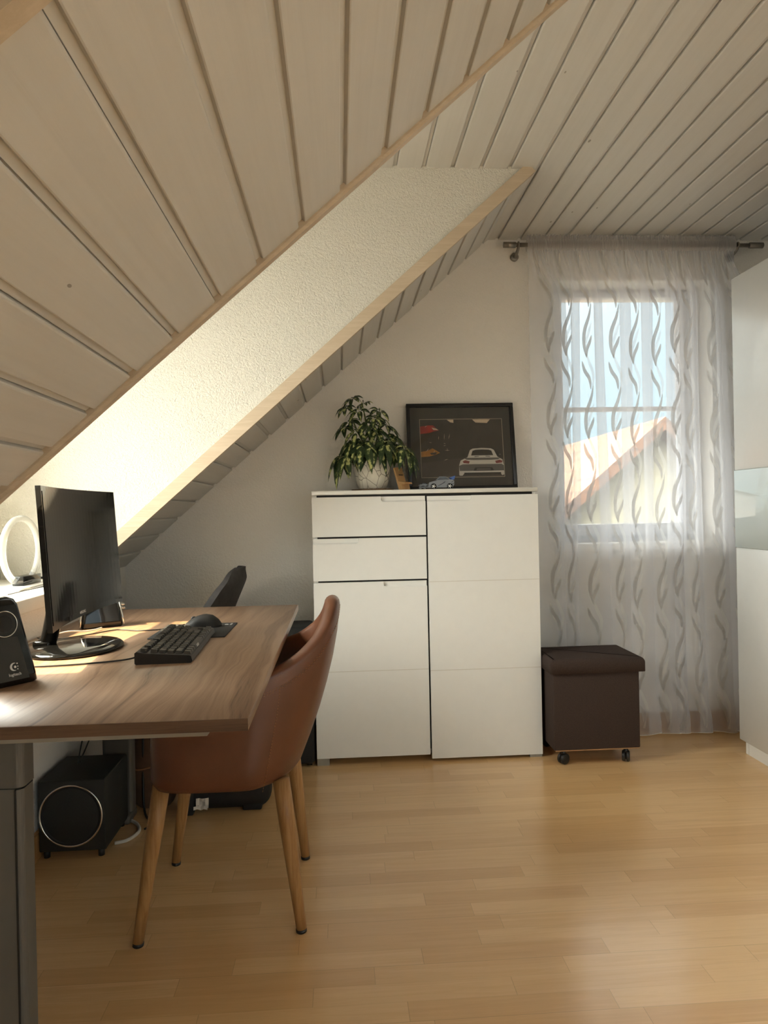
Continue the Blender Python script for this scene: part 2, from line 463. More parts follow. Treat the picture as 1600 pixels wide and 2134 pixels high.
t5 = MB(); t5.prism([SP(.02, N2-.030, -.03), SP(.02, N2-.030, .012), SP(.02, N2-.004, .012), SP(.02, N2-.002, .006), SP(.02, N2-.002, -.03)], Uv*SL); struct(t5.build('trim_5', 'trim_wood'))
w = MB(); w.prism([(XK, N2-.03, ZK-.01), (XS+.01, N2-.03, ZC+.012), (XK, N2-.03, ZC+.012)], (0, -.03, 0)); struct(w.build('wall_opening', 'wall_rough_plaster'))
w = MB(); w.box((XK-.1, YF, ZK), (XK, N2-.03, ZC+.02)); struct(w.build('wall_left_upper', 'wall_plaster'))
w = MB(); w.box((XK-.02, YF, ZC), (XS, N2-.03, ZC+.02)); struct(w.build('ceiling', 'whitewashed_pine'))
# dormer cheeks and front
def cheek(y0, y1, name, dd):
    m = MB(); a = SP(0, y0, -dd); b = SP(SL, y0, -dd)
    pts = [(XW_-.02, y0, .80), (b.x, y0, .80), (b.x, y0, b.z), (a.x, y0, ZC+.01), (XW_-.02, y0, ZC+.01)]
    m.prism(pts, (0, y1-y0, 0)); return struct(m.build(name, 'wall_rough_plaster'))
cheek(FD, FD+.10, 'wall_dormer_far', .004); cheek(ND-.10, ND, 'wall_dormer_near', .032)
DY0, DY1, DZ0, DZ1 = 1.522, 2.358, .876, 2.19
ZSILL = .874
w = MB()
w.box((XW_-.12, ND-.1, .5), (XW_, DY0, ZC+.02)); w.box((XW_-.12, DY1, .5), (XW_, FD+.1, ZC+.02))
w.box((XW_-.12, DY0, DZ1), (XW_, DY1, ZC+.02)); w.box((XW_-.12, DY0, .5), (XW_, DY1, .836))
struct(w.build('wall_dormer_front', 'wall_rough_plaster'))
s = MB(); s.rbox((XW_-.06, ND+.001, .834), (-.868, FD-.001, ZSILL), .004); struct(s.build('trim_3', 'white_paint'))
b = MB(); b.box((-.99, YB-.016, 0), (XR, YB, .082)); b.box((-.99, YB-.012, .082), (XR, YB, .086)); struct(b.build('baseboard_back', 'leg_wood'))
b = MB(); b.box((XK, YF, 0), (XK+.014, YB-.016, .084)); struct(b.build('baseboard_left', 'leg_wood'))

def window(name, axis, a0, a1, z0, z1, pos, muntins, into, fw=.035, sw=.062):
    """sash window; axis 'x' lies in a wall facing -y, 'y' in a wall facing +x; into = sign of depth away from the room"""
    root = bpy.data.objects.new(name, None); COL.objects.link(root); root['kind'] = 'structure'; WO[root.name] = Vector((0, 0, 0))
    def P(a, d, z): return (a, pos+d*into, z) if axis == 'x' else (pos+d*into, a, z)
    def bx(mb, a, b, d0, d1, za, zb):
        p, q = P(a, d0, za), P(b, d1, zb)
        mb.rbox([min(p[i], q[i]) for i in range(3)], [max(p[i], q[i]) for i in range(3)], .004)
    f = MB(); bx(f, a0, a0+fw, .0, .07, z0, z1); bx(f, a1-fw, a1, .0, .07, z0, z1); bx(f, a0+fw, a1-fw, .0, .07, z1-fw*.5, z1); bx(f, a0+fw, a1-fw, .0, .07, z0, z0+fw)
    f.build('window_frame', 'sash_white', root)
    b0, b1, y0, y1 = a0+fw*.8, a1-fw*.8, z0+fw*.8, z1-fw*.4
    g = MB(); bx(g, b0, b0+sw, -.015, .05, y0, y1); bx(g, b1-sw, b1, -.015, .05, y0, y1); bx(g, b0+sw, b1-sw, -.015, .05, y1-sw*(.42 if axis == 'x' else 1), y1); bx(g, b0+sw, b1-sw, -.015, .05, y0, y0+sw)
    for mz in muntins: bx(g, b0+sw, b1-sw, .0, .035, mz-.011, mz+.011)
    g.build('window_sash', 'sash_white', root)
    pn = MB(); p, q = P(b0+sw-.01, .014, y0+sw-.01), P(b1-sw+.01, .020, y1-.01); pn.box([min(p[i], q[i]) for i in range(3)], [max(p[i], q[i]) for i in range(3)])
    pn.build('window_pane', 'window_glass', root)
    h = MB()
    p = Vector(P(b0+sw*.5, -.02, (z0+z1)/2)); q = Vector(P(b0+sw*.5, -.05, (z0+z1)/2)); h.tube([p, q], .008); h.tube([q, q-Vector((0, 0, .11))], .009)
    h.build('window_handle', 'white_paint', root)
    return root
window('window_1', 'x', WX0, WX1, WZ0, WZ1, YB+.16, [1.588], 1)
window('window_2', 'y', DY0, DY1, DZ0, DZ1, XW_-.05, [1.93], -1, .022, .034)
window('window_fill', 'x', RX0, RX1, RZ0, RZ1, YF-.03, [], -1, .04, .07)  # added window behind the camera, unseen, lets in fill daylight
s = MB(); s.rbox((WX0-.01, YB-.03, WZ0-.036), (WX1+.01, YB+.17, WZ0+.002), .006); struct(s.build('trim_4', 'white_paint'))

# ------------------------------------------------------------------ house outside
H = thing('house', 'cream gabled house with orange clay tile roof outside the curtained window', 'house', (4.6, 9, -3))
AP = Vector((4.03, 9.0, 2.18)); sl = .85
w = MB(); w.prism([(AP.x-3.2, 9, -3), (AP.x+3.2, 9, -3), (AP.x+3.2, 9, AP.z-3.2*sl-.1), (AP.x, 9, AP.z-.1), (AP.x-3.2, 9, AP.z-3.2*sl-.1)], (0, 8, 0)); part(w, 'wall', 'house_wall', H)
for sg in (-1, 1):
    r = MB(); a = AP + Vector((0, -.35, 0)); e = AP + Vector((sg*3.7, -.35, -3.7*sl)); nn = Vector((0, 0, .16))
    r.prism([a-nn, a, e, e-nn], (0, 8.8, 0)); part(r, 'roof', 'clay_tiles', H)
w = MB(); w.box((1.0, 17.5, -3), (8.6, 22, 2.3)); w.prism([(.8, 17.3, 2.3), (8.8, 17.3, 2.3), (4.8, 17.3, 2.45)], (0, 5, 0))
tag(w.build('house', ['terrace_wall']), 'pale building standing further back behind the tiled roof', 'house')

# ------------------------------------------------------------------ light
SUN = Vector((1, .10, -1.6)).normalized()
sd = bpy.data.lights.new('sun', 'SUN'); so = bpy.data.objects.new('sun', sd); COL.objects.link(so)
sd.energy = SUN_E; sd.angle = math.radians(.6); sd.color = (1.0, .77, .45)
so.rotation_euler = SUN.to_track_quat('-Z', 'Y').to_euler()
wd = bpy.data.worlds.new('sky'); SC.world = wd; wd.use_nodes = True; nt = wd.node_tree; nt.nodes.clear()
def wn(t, inp=None, **kw):
    d = nt.nodes.new(t)
    for k_, v_ in kw.items(): setattr(d, k_, v_)
    for k_, v_ in (inp or {}).items():
        if isinstance(v_, bpy.types.NodeSocket): nt.links.new(v_, d.inputs[k_])
        else: d.inputs[k_].default_value = v_
    return d
def wm(op, a, b=0.0): return wn('ShaderNodeMath', {0: a, 1: b}, operation=op).outputs[0]
tc = wn('ShaderNodeTexCoord').outputs['Generated']
dt = wn('ShaderNodeVectorMath', {0: tc, 1: tuple(-SUN)}, operation='DOT_PRODUCT').outputs['Value']
glow = wm('POWER', wm('MAXIMUM', wm('ADD', wm('MULTIPLY', dt, .75), .25), 0.0), 3.0)
zz = wn('ShaderNodeSeparateXYZ', {0: tc}).outputs[2]
up = wm('MAXIMUM', zz, 0.0)
base = wn('ShaderNodeMix', {0: wm('POWER', up, .6), 6: (.68, .93, 1.0, 1), 7: (.40, .66, 1.0, 1)}, data_type='RGBA').outputs[2]
gr = wn('ShaderNodeMix', {0: wm('GREATER_THAN', zz, -.01), 6: (.50, .46, .38, 1), 7: base}, data_type='RGBA').outputs[2]
b1 = wn('ShaderNodeBackground', {'Color': gr, 'Strength': SKY_S}); b2 = wn('ShaderNodeBackground', {'Color': (1.0, .96, .86, 1), 'Strength': wm('MULTIPLY', glow, GLOW_S)})
dc_ = wn('ShaderNodeVectorMath', {0: tc, 1: tuple(Vector((.25, -.96, .08)).normalized())}, operation='DOT_PRODUCT').outputs['Value']
fill_lobe = wm('POWER', wm('MAXIMUM', dc_, 0.0), 3.0)  # added bright sky lobe behind the camera, fill light for the room
b3 = wn('ShaderNodeBackground', {'Color': (1.0, .96, .88, 1), 'Strength': wm('MULTIPLY', fill_lobe, FILL_S)})
ad0 = wn('ShaderNodeAddShader', {0: b1.outputs[0], 1: b2.outputs[0]})
ad = wn('ShaderNodeAddShader', {0: ad0.outputs[0], 1: b3.outputs[0]}); ow = wn('ShaderNodeOutputWorld', {0: ad.outputs[0]})
def portal(loc, rot, sx, sy):
    l = bpy.data.lights.new('daylight_portal', 'AREA'); l.shape = 'RECTANGLE'; l.size = sx; l.size_y = sy; l.cycles.is_portal = True
    o = bpy.data.objects.new('daylight_portal', l); COL.objects.link(o); o.location = loc; o.rotation_euler = rot
portal((XW_-.13, (DY0+DY1)/2, (DZ0+DZ1)/2), (0, -PI/2, 0), DZ1-DZ0, DY1-DY0)
portal(((WX0+WX1)/2, YB+.32, (WZ0+WZ1)/2), (-PI/2, 0, 0), WX1-WX0, WZ1-WZ0)
portal(((RX0+RX1)/2, YF-.14, (RZ0+RZ1)/2), (PI/2, 0, 0), RX1-RX0, RZ1-RZ0)

# unseen verge-shaped slab, added to keep bright sky off the back window
w = MB()
w.prism([(XS+.12, YB+.3, ZC+.22), (-2.2, YB+.3, ZC+.22-(XS+2.32)*math.tan(AL)), (-2.2, YB+.3, ZC+.05-(XS+2.32)*math.tan(AL)), (XS+.12, YB+.3, ZC+.10), (XR+.6, YB+.3, ZC+.10), (XR+.6, YB+.3, ZC+.22)], (0, 1.1, 0))
struct(w.build('verge_blocker', 'white_paint'))
# ------------------------------------------------------------------ desk
DZ = .75
desk = thing('desk', 'walnut laminate desk on a grey metal frame below the sloped ceiling', 'desk', (-.52, 1.98, 0))
m = MB(); m.rbox((-.885, 1.238, DZ-.022), (-.163, 2.722, DZ), .0012, 1); top_ = part(m, 'tabletop', 'walnut_laminate', desk)
m = MB(); m.box((-.8848, 1.2372, DZ-.0215), (-.1632, 1.2384, DZ-.0006)); part(m, 'edge_band', 'walnut_edge', top_)
m = MB()
m.prism([(-.84, 1.30, .7275), (-.226, 1.30, .7275), (-.244, 1.30, .703), (-.84, 1.30, .703)], (0, .06, 0)); part(m, 'rail', 'grey_metal', desk)
m = MB(); m.prism([(-.84, 2.50, .7275), (-.226, 2.50, .7275), (-.244, 2.50, .703), (-.84, 2.50, .703)], (0, .06, 0)); part(m, 'rail', 'grey_metal', desk)
m = MB(); m.rbox((-.70, 1.36, .66), (-.64, 2.50, .727), .003); part(m, 'crossbeam', 'grey_metal', desk)
def column(y0, sgn):
    x0, x1 = (-.80, -.579) if sgn > 0 else (-.872, -.765); r = .014; y1 = y0 + sgn*.06
    def outline(g, xa=x0, xb=x1):
        pts = []
        for (cx, cy, a0) in ((xb-r, y0+sgn*r, -90), (xb-r, y1-sgn*r, 0), (xa+r, y1-sgn*r, 90), (xa+r, y0+sgn*r, 180)):
            for k in range(7):
                a = math.radians(a0 + 15*k); pts.append((cx+(r-g)*math.cos(a), cy+sgn*(r-g)*math.sin(a)))
        return pts
    lg = MB(); lg.prism([(x, y, .613) for x, y in outline(0)], (0, 0, .089)); lg.prism([(x, y, .03) for x, y in outline(.0015)], (0, 0, .579))
    leg = part(lg, 'leg', 'grey_lacquer', desk)
    pn = MB(); pn.box((x0+.03, min(y0, y0-sgn*.001), .06), (x1-.0135, max(y0, y0-sgn*.003)+.0, .612)); part(pn, 'panel', 'grey_lacquer', leg)
    gp = MB(); ya, yb = sorted((y0-sgn*.0006, y0-sgn*.0036)); gp.box((x1-.0135, ya, .06), (x1-.0110, yb, .610)); gp.box((x0+.03, ya, .6095), (x1-.048, yb, .6135)); part(gp, 'joint', 'dark_gap', leg)
    ft = MB(); ft.rbox((-.86 if sgn > 0 else -.875, y0 - (.0 if sgn > 0 else .1), 0), (-.30 if sgn > 0 else -.765, y0 + (.1 if sgn > 0 else .0), .03), .008); part(ft, 'foot', 'grey_lacquer', desk)
column(1.33, 1); column(2.70, -1)

# ------------------------------------------------------------------ monitor
mon = thing('monitor', 'black curved computer monitor on a round glossy stand on the desk', 'monitor', (-.70, 1.90, DZ))
MY0, MY1, MZ0, MZ1 = 1.605, 2.172, .846, 1.168
def mp(u, v, d):
    y = MY0+(MY1-MY0)*u; c = (u-.5)*2
    x = -.6685 + .022*c*c - .0095*c - .020*(v-.5) + d
    return (x, y, MZ0+(MZ1-MZ0)*v)
def shell(u0, u1, v0, v1, d0, d1, n=24):
    mb = MB(); us = [u0+(u1-u0)*i/n for i in range(n+1)]
    rows = [[mp(u, v0, d0), mp(u, v0, d1), mp(u, v1, d1), mp(u, v1, d0)] for u in us]
    mb.grid(rows, 0, False, True); mb.add(rows[0], [(0, 1, 2, 3)]); mb.add(rows[-1], [(3, 2, 1, 0)]); return mb
hm = shell(0, 1, 0, 1, -.012, .0); hm2 = shell(.22, .80, .15, .85, -.026, -.010)
hm.add(hm2.v, hm2.f); housing = part(hm, 'housing', 'black_gloss', mon)
part(shell(.016, .984, .045, .965, -.002, .0012), 'screen', 'screen_glass', mon)
# bezel is split so its rim shows round the screen
lm = MB(); yy = 1.862
text_mesh(lm, 'SAMSUNG', frame3(Vector(mp(.475, .02, .0006)), Vector((0, 1, 0)), Vector((-.06, 0, 1)), Vector((1, 0, .06))), .0105)
part(lm, 'lettering', 'print_white', mon)
bs = MB(); prof = [(0, DZ), (.128, DZ), (.133, DZ+.003), (.132, DZ+.008), (.124, DZ+.0125), (.06, DZ+.016), (0, DZ+.017)]
bs.lathe(prof, 64, mat=Matrix.Translation((-.700, 1.935, 0)) @ Matrix.Diagonal((.90, 1.08, 1, 1))); part(bs, 'base', 'black_gloss', mon)
nk = MB(); nk.tube(spline([(-.785, 1.945, DZ+.010), (-.768, 1.94, DZ+.03), (-.745, 1.92, DZ+.10), (-.715, 1.89, DZ+.19), (-.70, 1.885, DZ+.24)], 6), [.021]*25, 14)
nk.rbox((-.805, 1.92, DZ+.006), (-.760, 1.975, DZ+.026), .006); part(nk, 'neck', 'black_gloss', mon)
nk = MB(); nk.tube(spline([(-.80, 1.965, DZ+.02), (-.775, 1.945, DZ+.07), (-.735, 1.91, DZ+.15)], 8), .0035, 8); part(nk, 'neck_edge', 'chrome', mon)

# ------------------------------------------------------------------ speakers
def speaker(label):
    t = thing('speaker', label, 'speaker', (0, 0, 0), 'black desktop speakers')
    H_, wb, wt, dp = .182, .064, .034, .060
    def prof(z):
        f = z/H_; return wb+(wt-wb)*f, -.030*f
    rows = []
    for z, ins in ((0, .006), (.004, .001), (.02, 0), (.10, 0), (.165, 0), (.177, .003), (H_, .012)):
        hw, lean = prof(z); hw -= ins; r = .012; ring = []
        for cx, cy, a0 in ((hw-r, r+ins, -90), (hw-r, dp-r-ins, 0), (-hw+r, dp-r-ins, 90), (-hw+r, r+ins, 180)):
            for k in range(5):
                a = math.radians(a0+22.5*k); ring.append((cx+r*math.cos(a), cy+r*math.sin(a)-lean, z))
        rows.append(ring)
    m = MB(); m.grid(rows, 0, True, True); m.add(rows[-1], [list(range(20))]); m.add(rows[0], [list(reversed(range(20)))])
    body = part(m, 'body', 'black_gloss', t)
    def on(x, z, d=.0):            # a point on the leaning front face
        return Vector((x, .030*z/H_ - d, z))
    ez = Vector((0, -1, -.03/H_)).normalized(); ex = Vector((1, 0, 0)); ey = Vector((0, .03/H_, 1)).normalized()
    fp = MB(); fp.prism([on(-.044, .012, .0006), on(.040, .012, .0006), on(.024, .100, .0006), on(-.028, .100, .0006)], ez*.0012); part(fp, 'front_panel', 'speaker_front', t)
    rg = MB(); rg.torus(.0265, .0012, 48, 8, mat=frame3(on(0, .128, .001), ex, ey, ez)); part(rg, 'ring', 'chrome', t)
    cn = MB(); cn.lathe([(0, -.002), (.010, -.001), (.022, .0006), (.0255, .0014), (.026, 0)], 32, mat=frame3(on(0, .128, .0), ex, ey, ez)); part(cn, 'driver_grille', 'sub_black', t)
    lo = MB(); fm = frame3(on(.010, .021, .0022), ex, ey, ez)
    text_mesh(lo, 'logitech', fm, .0085)
    c = [(.0085*math.cos(math.radians(a)), .0085*math.sin(math.radians(a))) for a in range(70, 291, 20)]
    d = [(.0030+.0072*math.cos(math.radians(a)), .0072*math.sin(math.radians(a))) for a in range(280, 79, -20)]
    pts = c+d
    lo.prism([fm @ Vector((x-.001, y+.0185, 0)) for x, y in pts], ez*.0003)
    for (cx, cy, r) in ((.0015, .018, .0026), (.0062, .0245, .0015), (.0072, .0185, .0012), (.0066, .0130, .0014)):
        lo.prism([fm @ Vector((cx+r*math.cos(a*PI/5), cy+r*math.sin(a*PI/5), 0)) for a in range(10)], ez*.0003)
    part(lo, 'logo', 'print_white', t)
    return t
def place(t, loc, ang): t.location = loc; t.rotation_euler = (0, 0, ang)
sp1 = speaker('black speaker with silver ring and logo at the desk front, left photo edge')
sp2 = sp1.copy(); COL.objects.link(sp2); WO[sp2.name] = Vector((0, 0, 0)); sp2['label'] = 'black speaker with two side knobs standing behind the monitor'
for c in list(sp1.children):
    if c.name in ('logo', 'front_panel', 'ring', 'driver_grille'): continue
    d = c.copy(); COL.objects.link(d); d.parent = sp2
kn = MB()
for zz in (.055, .066): kn.tube([(.056, .03, zz), (.073, .03, zz)], .0042, 12)
part(kn, 'knob', 'chrome', sp2)
for sx in (-1, 1):
    ed = MB(); ed.tube([(sx*.0645, .004, .006), (sx*.0615, .009, .03), (sx*.0385, .028, .165)], .0028, 6); part(ed, 'edge_strip', 'chrome', sp2)
place(sp1, (-.684, 1.530, DZ), math.radians(53)); place(sp2, (-.742, 2.285, DZ), math.radians(27))

# ------------------------------------------------------------------ keyboard
kb = thing('keyboard', 'black mechanical keyboard lying on the desk in front of the monitor', 'keyboard', (-.42, 1.86, DZ))
# local axes: K along the keys from escape to the far end (+y), D towards the user (+x)
KO = Vector((-.484, 1.708, DZ)); KA = math.radians(2.4)
EK = Vector((-math.sin(KA), math.cos(KA), 0)); ED = Vector((math.cos(KA), math.sin(KA), 0)); KL, KW = .405, .132
def kp(k, d, z): return KO + EK*k + ED*d + Vector((0, 0, z))
def ktop(d): return .031 - .013*d/KW
cs = MB()
sec = [(0, .003), (.003, .0), (KW-.004, .0), (KW, .004), (KW-.003, .016), (KW-.007, .018), (.020, .026), (.004, .030), (.0, .027)]
cs.prism([kp(0, d, z) for d, z in sec], EK*KL)
case = part(cs, 'case', 'black_plastic', kb)
u = .0207
rows_ = [[1, -1, 1, 1, 1, 1, -.5, 1, 1, 1, 1, -.5, 1, 1, 1, 1, -.25, 1, 1, 1],
         [1]*13+[2, -.25, 1, 1, 1], [1.5]+[1]*12+[1.5, -.25, 1, 1, 1], [1.75]+[1]*11+[2.25], [2.25]+[1]*10+[2.75, -1.25, 1], [1.25, 1.25, 1.25, 6.25, 1.25, 1.25, 1.25, 1.25, -.25, 1, 1, 1]]
for ri, row in enumerate(rows_):
    d0 = .010 + ri*.0192 + (.004 if ri else 0); k0 = .012
    for wd_ in row:
        if wd_ > 0:
            a, b = k0+.0012, k0+abs(wd_)*u-.0012; dd0, dd1 = d0, d0+.0175
            zb = ktop((dd0+dd1)/2) - .006; zt = zb + .0115 - (.001 if ri in (2, 3) else 0); i_ = .0022
            q = MB()
            v = [kp(a, dd0, zb), kp(b, dd0, zb), kp(b, dd1, zb), kp(a, dd1, zb), kp(a+i_, dd0+.0012, zt+.0006), kp(b-i_, dd0+.0012, zt+.0006), kp(b-i_, dd1-.0035, zt-.0006), kp(a+i_, dd1-.0035, zt-.0006)]
            q.add(v, [(0, 3, 2, 1), (4, 5, 6, 7), (0, 1, 5, 4), (1, 2, 6, 5), (2, 3, 7, 6), (3, 0, 4, 7)])
            key = part(q, 'key', 'keycap', kb)
            if wd_ > 6:
                mk = MB()
                for j in range(5):
                    kk = a+.02+j*.0062
                    mk.add([kp(kk, dd1-.0030, zt-.001), kp(kk+.004, dd1-.0030, zt-.001), kp(kk+.0046, dd1-.0003, zb+.004), kp(kk+.0006, dd1-.0003, zb+.004)], [(0, 1, 2, 3)])
                part(mk, 'print_mark', 'print_white', key)
        k0 += abs(wd_)*u
cb = MB(); cb.tube(spline([kp(.06, -.0, .010), (-.52, 1.755, DZ+.004), (-.60, 1.728, DZ+.003), (-.69, 1.715, DZ+.003), (-.78, 1.725, DZ+.003), (-.86, 1.78, DZ+.003)], 6), .0022, 8)
part(cb, 'cable', 'cable_black', kb)

# ------------------------------------------------------------------ mouse and mat
mm = MB(); mm.rbox((-.545, 2.050, DZ+.0002), (-.330, 2.302, DZ+.003), .001, 1)
pad = thing('mouse_mat', 'black cloth mouse mat with white print beneath the mouse', 'mouse mat', (-.44, 2.18, DZ))
part(mm, 'mat', 'mat_cloth', pad)
lg = MB()
def pp(x, y): return (x, y, DZ+.0032)
lg.add([pp(-.364, 2.262), pp(-.352, 2.262), pp(-.352, 2.268), pp(-.358, 2.274), pp(-.364, 2.270)], [(0, 1, 2, 3, 4)])
for j in range(4): lg.add([pp(-.3475+j*.0018, 2.255), pp(-.3468+j*.0018, 2.255), pp(-.3468+j*.0018, 2.287), pp(-.3475+j*.0018, 2.287)], [(0, 1, 2, 3)])
for yy in (2.255, 2.270, 2.285): lg.add([pp(-.3475, yy), pp(-.3414, yy), pp(-.3414, yy+.002), pp(-.3475, yy+.002)], [(0, 1, 2, 3)])
part(lg, 'print', 'print_white', pad, recalc=False)
mo = thing('computer_mouse', 'black computer mouse lying on the black mat behind the keyboard', 'mouse', (-.425, 2.235, DZ+.003))
def mouse_rows(z0, z1, sc=1.0):
    rows = []
    for i in range(13):
        t = i/12; x = -.480 + .112*t
        hw = .033*math.sqrt(max(0, 1-abs(2*t-1)**3.2))*(.93+.07*math.cos(PI*(t-.2)*2))*sc + .002
        hz = .004 + .035*lerp_tab(t, [(0, .12), (.15, .5), (.35, .84), (.55, 1), (.75, .88), (.9, .55), (1, .12)])
        rows.append([(x, 2.235+hw*math.cos(a), DZ+.004+max(0, hz*math.sin(a)**.75)) for a in [PI*k/14 for k in range(15)]])
    return rows
b = MB(); r = mouse_rows(0, 1); b.grid(r); b.add(r[0], [list(range(15))]); b.add(r[-1], [list(range(15))]); b.grid([[p[0] for p in r], [p[-1] for p in r]], 0, False); part(b, 'body', 'black_matte', mo)
b = MB(); b.torus(.006, .0035, 20, 8, mat=frame3(Vector((-.452, 2.235, DZ+.0265)), Vector((1, 0, 0)), Vector((0, 0, 1)), Vector((0, -1, 0)))); part(b, 'scroll_wheel', 'speaker_front', mo)
b = MB(); b.tube(spline([(-.480, 2.235, DZ+.012), (-.52, 2.215, DZ+.004), (-.60, 2.195, DZ+.003), (-.68, 2.225, DZ+.003), (-.74, 2.15, DZ+.003), (-.82, 2.08, DZ+.003), (-.872, 2.12, DZ+.003)], 6), .0018, 8); part(b, 'cable', 'cable_black', mo)
b = MB(); b.tube(spline([(-.81, 1.80, DZ+.003), (-.845, 1.92, DZ+.003), (-.87, 2.03, DZ+.003)], 8), .003, 8)
tag(b.build('cable', 'cable_yellow', origin=(-.84, 1.92, DZ)), 'yellow cable on the desk left of the monitor base', 'cable')
for k, (pts, lab) in enumerate((([(-.86, 2.02, DZ+.003), (-.79, 2.10, DZ+.02), (-.75, 2.17, DZ+.01), (-.735, 2.255, DZ+.006)], 'thin grey cable curving under the monitor towards the rear speaker'),)):
    b = MB(); b.tube(spline(pts, 7), .002, 8); tag(b.build('cable', 'cable_white', origin=pts[0]), lab, 'cable')

# ------------------------------------------------------------------ ring lamp on the sill
rl = thing('ring_ornament', 'clear round ring ornament with small dark base on the dormer window sill', 'ornament', (-1.05, 2.42, ZSILL))
RX = -1.03
b = MB(); mt = frame3(Vector((RX, 2.395, ZSILL+.118)), Vector((.12, 1, 0)).normalized(), Vector((0, 0, 1)), Vector((1, -.12, 0)).normalized()); b.torus(.104, .0105, 72, 12, mat=mt); part(b, 'ring', 'clear_acrylic', rl)
b = MB(); b.rbox((RX-.012, 2.352, ZSILL+.007), (RX+.024, 2.486, ZSILL+.037), .002); part(b, 'base', 'black_gloss', rl)
b = MB(); b.rbox((RX-.04, 2.26, ZSILL), (RX+.05, 2.54, ZSILL+.007), .003); part(b, 'tray', 'white_paint', rl)
b = MB(); b.tube(spline([(-.965, 2.15, ZSILL+.002), (-.962, 2.25, ZSILL+.002), (-.955, 2.38, ZSILL+.002), (-.962, 2.52, ZSILL+.002)], 6), .0016, 6); tag(b.build('cable', 'cable_black', origin=(-.96, 2.3, ZSILL)), 'thin dark cable along the front of the dormer window sill', 'cable')

# ------------------------------------------------------------------ subwoofer, cables and bags under the desk
sb = thing('subwoofer', 'black subwoofer box with large silver ring under the desk', 'subwoofer', (-.88, 2.49, 0))
b = MB(); b.rbox((-.984, 2.37, .022), (-.774, 2.615, .250), .004); part(b, 'box', 'sub_black', sb)
mt = frame3(Vector((-.882, 2.369, .136)), Vector((1, 0, 0)), Vector((0, 0, 1)), Vector((0, -1, 0)))
b = MB(); b.torus(.0975, .0035, 72, 8, mat=mt); part(b, 'ring', 'chrome', sb)
b = MB(); b.lathe([(0, -.012), (.05, -.008), (.09, -.0005), (.0955, .002), (.096, -.002)], 48, mat=mt); part(b, 'driver_grille', 'black_matte', sb)
for x in (-.965, -.793):
    for y in (2.385, 2.60): b = MB(); b.tube([(x, y, 0), (x, y, .024)], .010, 12); part(b, 'foot', 'black_matte', sb)
def cable(pts, r, mat, lab, n=7):
    b = MB(); b.tube(spline(pts, n), r, 8); return tag(b.build('cable', mat, origin=pts[0]), lab, 'cable')
cable([(-.772, 2.63, .006), (-.735, 2.59, .006), (-.715, 2.53, .006), (-.735, 2.47, .006), (-.772, 2.45, .006)], .006, 'cable_white', 'thick white cable looping on the floor beside the subwoofer')
cable([(-.90, 2.74, .70), (-.905, 2.735, .48), (-.875, 2.70, .325), (-.80, 2.69, .295), (-.72, 2.69, .36), (-.68, 2.735, .70)], .0025, 'cable_yellow', 'thin yellow cable drooping below the desk above the subwoofer')
cable([(-.926, 2.74, .70), (-.922, 2.66, .42), (-.912, 2.52, .2525)], .0025, 'cable_black', 'black cable hanging straight down onto the subwoofer top')
cable([(-.868, 2.74, .70), (-.885, 2.66, .40), (-.908, 2.53, .2525)], .0025, 'cable_black', 'black cable bending down beside the straight one onto the subwoofer')
cable([(-.845, 2.745, .70), (-.835, 2.74, .45), (-.79, 2.735, .36), (-.83, 2.73, .28), (-.84, 2.72, .003)], .003, 'cable_black', 'kinked black cable hanging behind the subwoofer')
cable([(-.745, 2.74, .70), (-.748, 2.73, .30), (-.742, 2.70, .03), (-.70, 2.62, .006)], .004, 'cable_black', 'thick black cable hanging right of the subwoofer to the floor')
cable([(-.74, 2.74, .20), (-.70, 2.72, .10), (-.66, 2.64, .006), (-.70, 2.55, .006)], .0035, 'cable_black', 'black cable coiling over the floor under the leather chair front')
bb = thing('bag', 'brown cloth bag with pale stitched seam behind the subwoofer', 'bag', (-.72, 2.79, 0))
rows = []
for z, sx, sy in ((0, .08, .07), (.02, .10, .09), (.10, .115, .10), (.16, .125, .11), (.20, .118, .10), (.26, .095, .085), (.32, .06, .05), (.335, .02, .02)):
    sx *= .72; sy *= .70
    rows.append([(-.72+sx*math.copysign(abs(math.cos(a))**.7, math.cos(a)), 2.79+sy*math.copysign(abs(math.sin(a))**.7, math.sin(a)), z+.006*math.sin(3*a)*(z > 0)) for a in [2*PI*k/28 for k in range(28)]])
b = MB(); b.grid(rows, 0, True, True); b.add(rows[-1], [list(range(28))]); b.add(rows[0], [list(range(28))]); part(b, 'body', 'bag_brown', bb)
b = MB(); b.tube([(x+(x+.72)*.03, y+(y-2.79)*.03, .163+.008*math.sin(i*.9)) for i, (x, y, z) in enumerate(rows[3]+rows[3][:1])], .003, 6, cap=False); part(b, 'seam', 'thread', bb)
bg = thing('bag', 'low black bag with a white paper tag on the floor behind the leather chair', 'bag', (-.47, 2.78, 0))
b = MB(); b.rbox((-.610, 2.668, .004), (-.277, 2.80, .17), .05, 5); b.rbox((-.60, 2.655, 0), (-.555, 2.70, .11), .004); b.rbox((-.38, 2.68, .0), (-.31, 2.72, .03), .006); part(b, 'body', 'bag_black', bg)
b = MB()
rows = [[(-.545+.045*i/4, 2.664-.004*math.sin(i*2.1+j), .024+.035*j/3) for i in range(5)] for j in range(4)]; b.grid(rows, 0, False)
rows = [[(-.553+.05*i/4, 2.658-.003*math.cos(i*1.9), .020+.012*j/2+.003*math.sin(i*2.5)) for i in range(5)] for j in range(3)]; b.grid(rows, 0, False); part(b, 'tag', 'paper', bg, recalc=False)
cs_ = thing('case', 'upright black case standing between the desk and the white cabinet', 'case', (-.28, 3.28, 0))
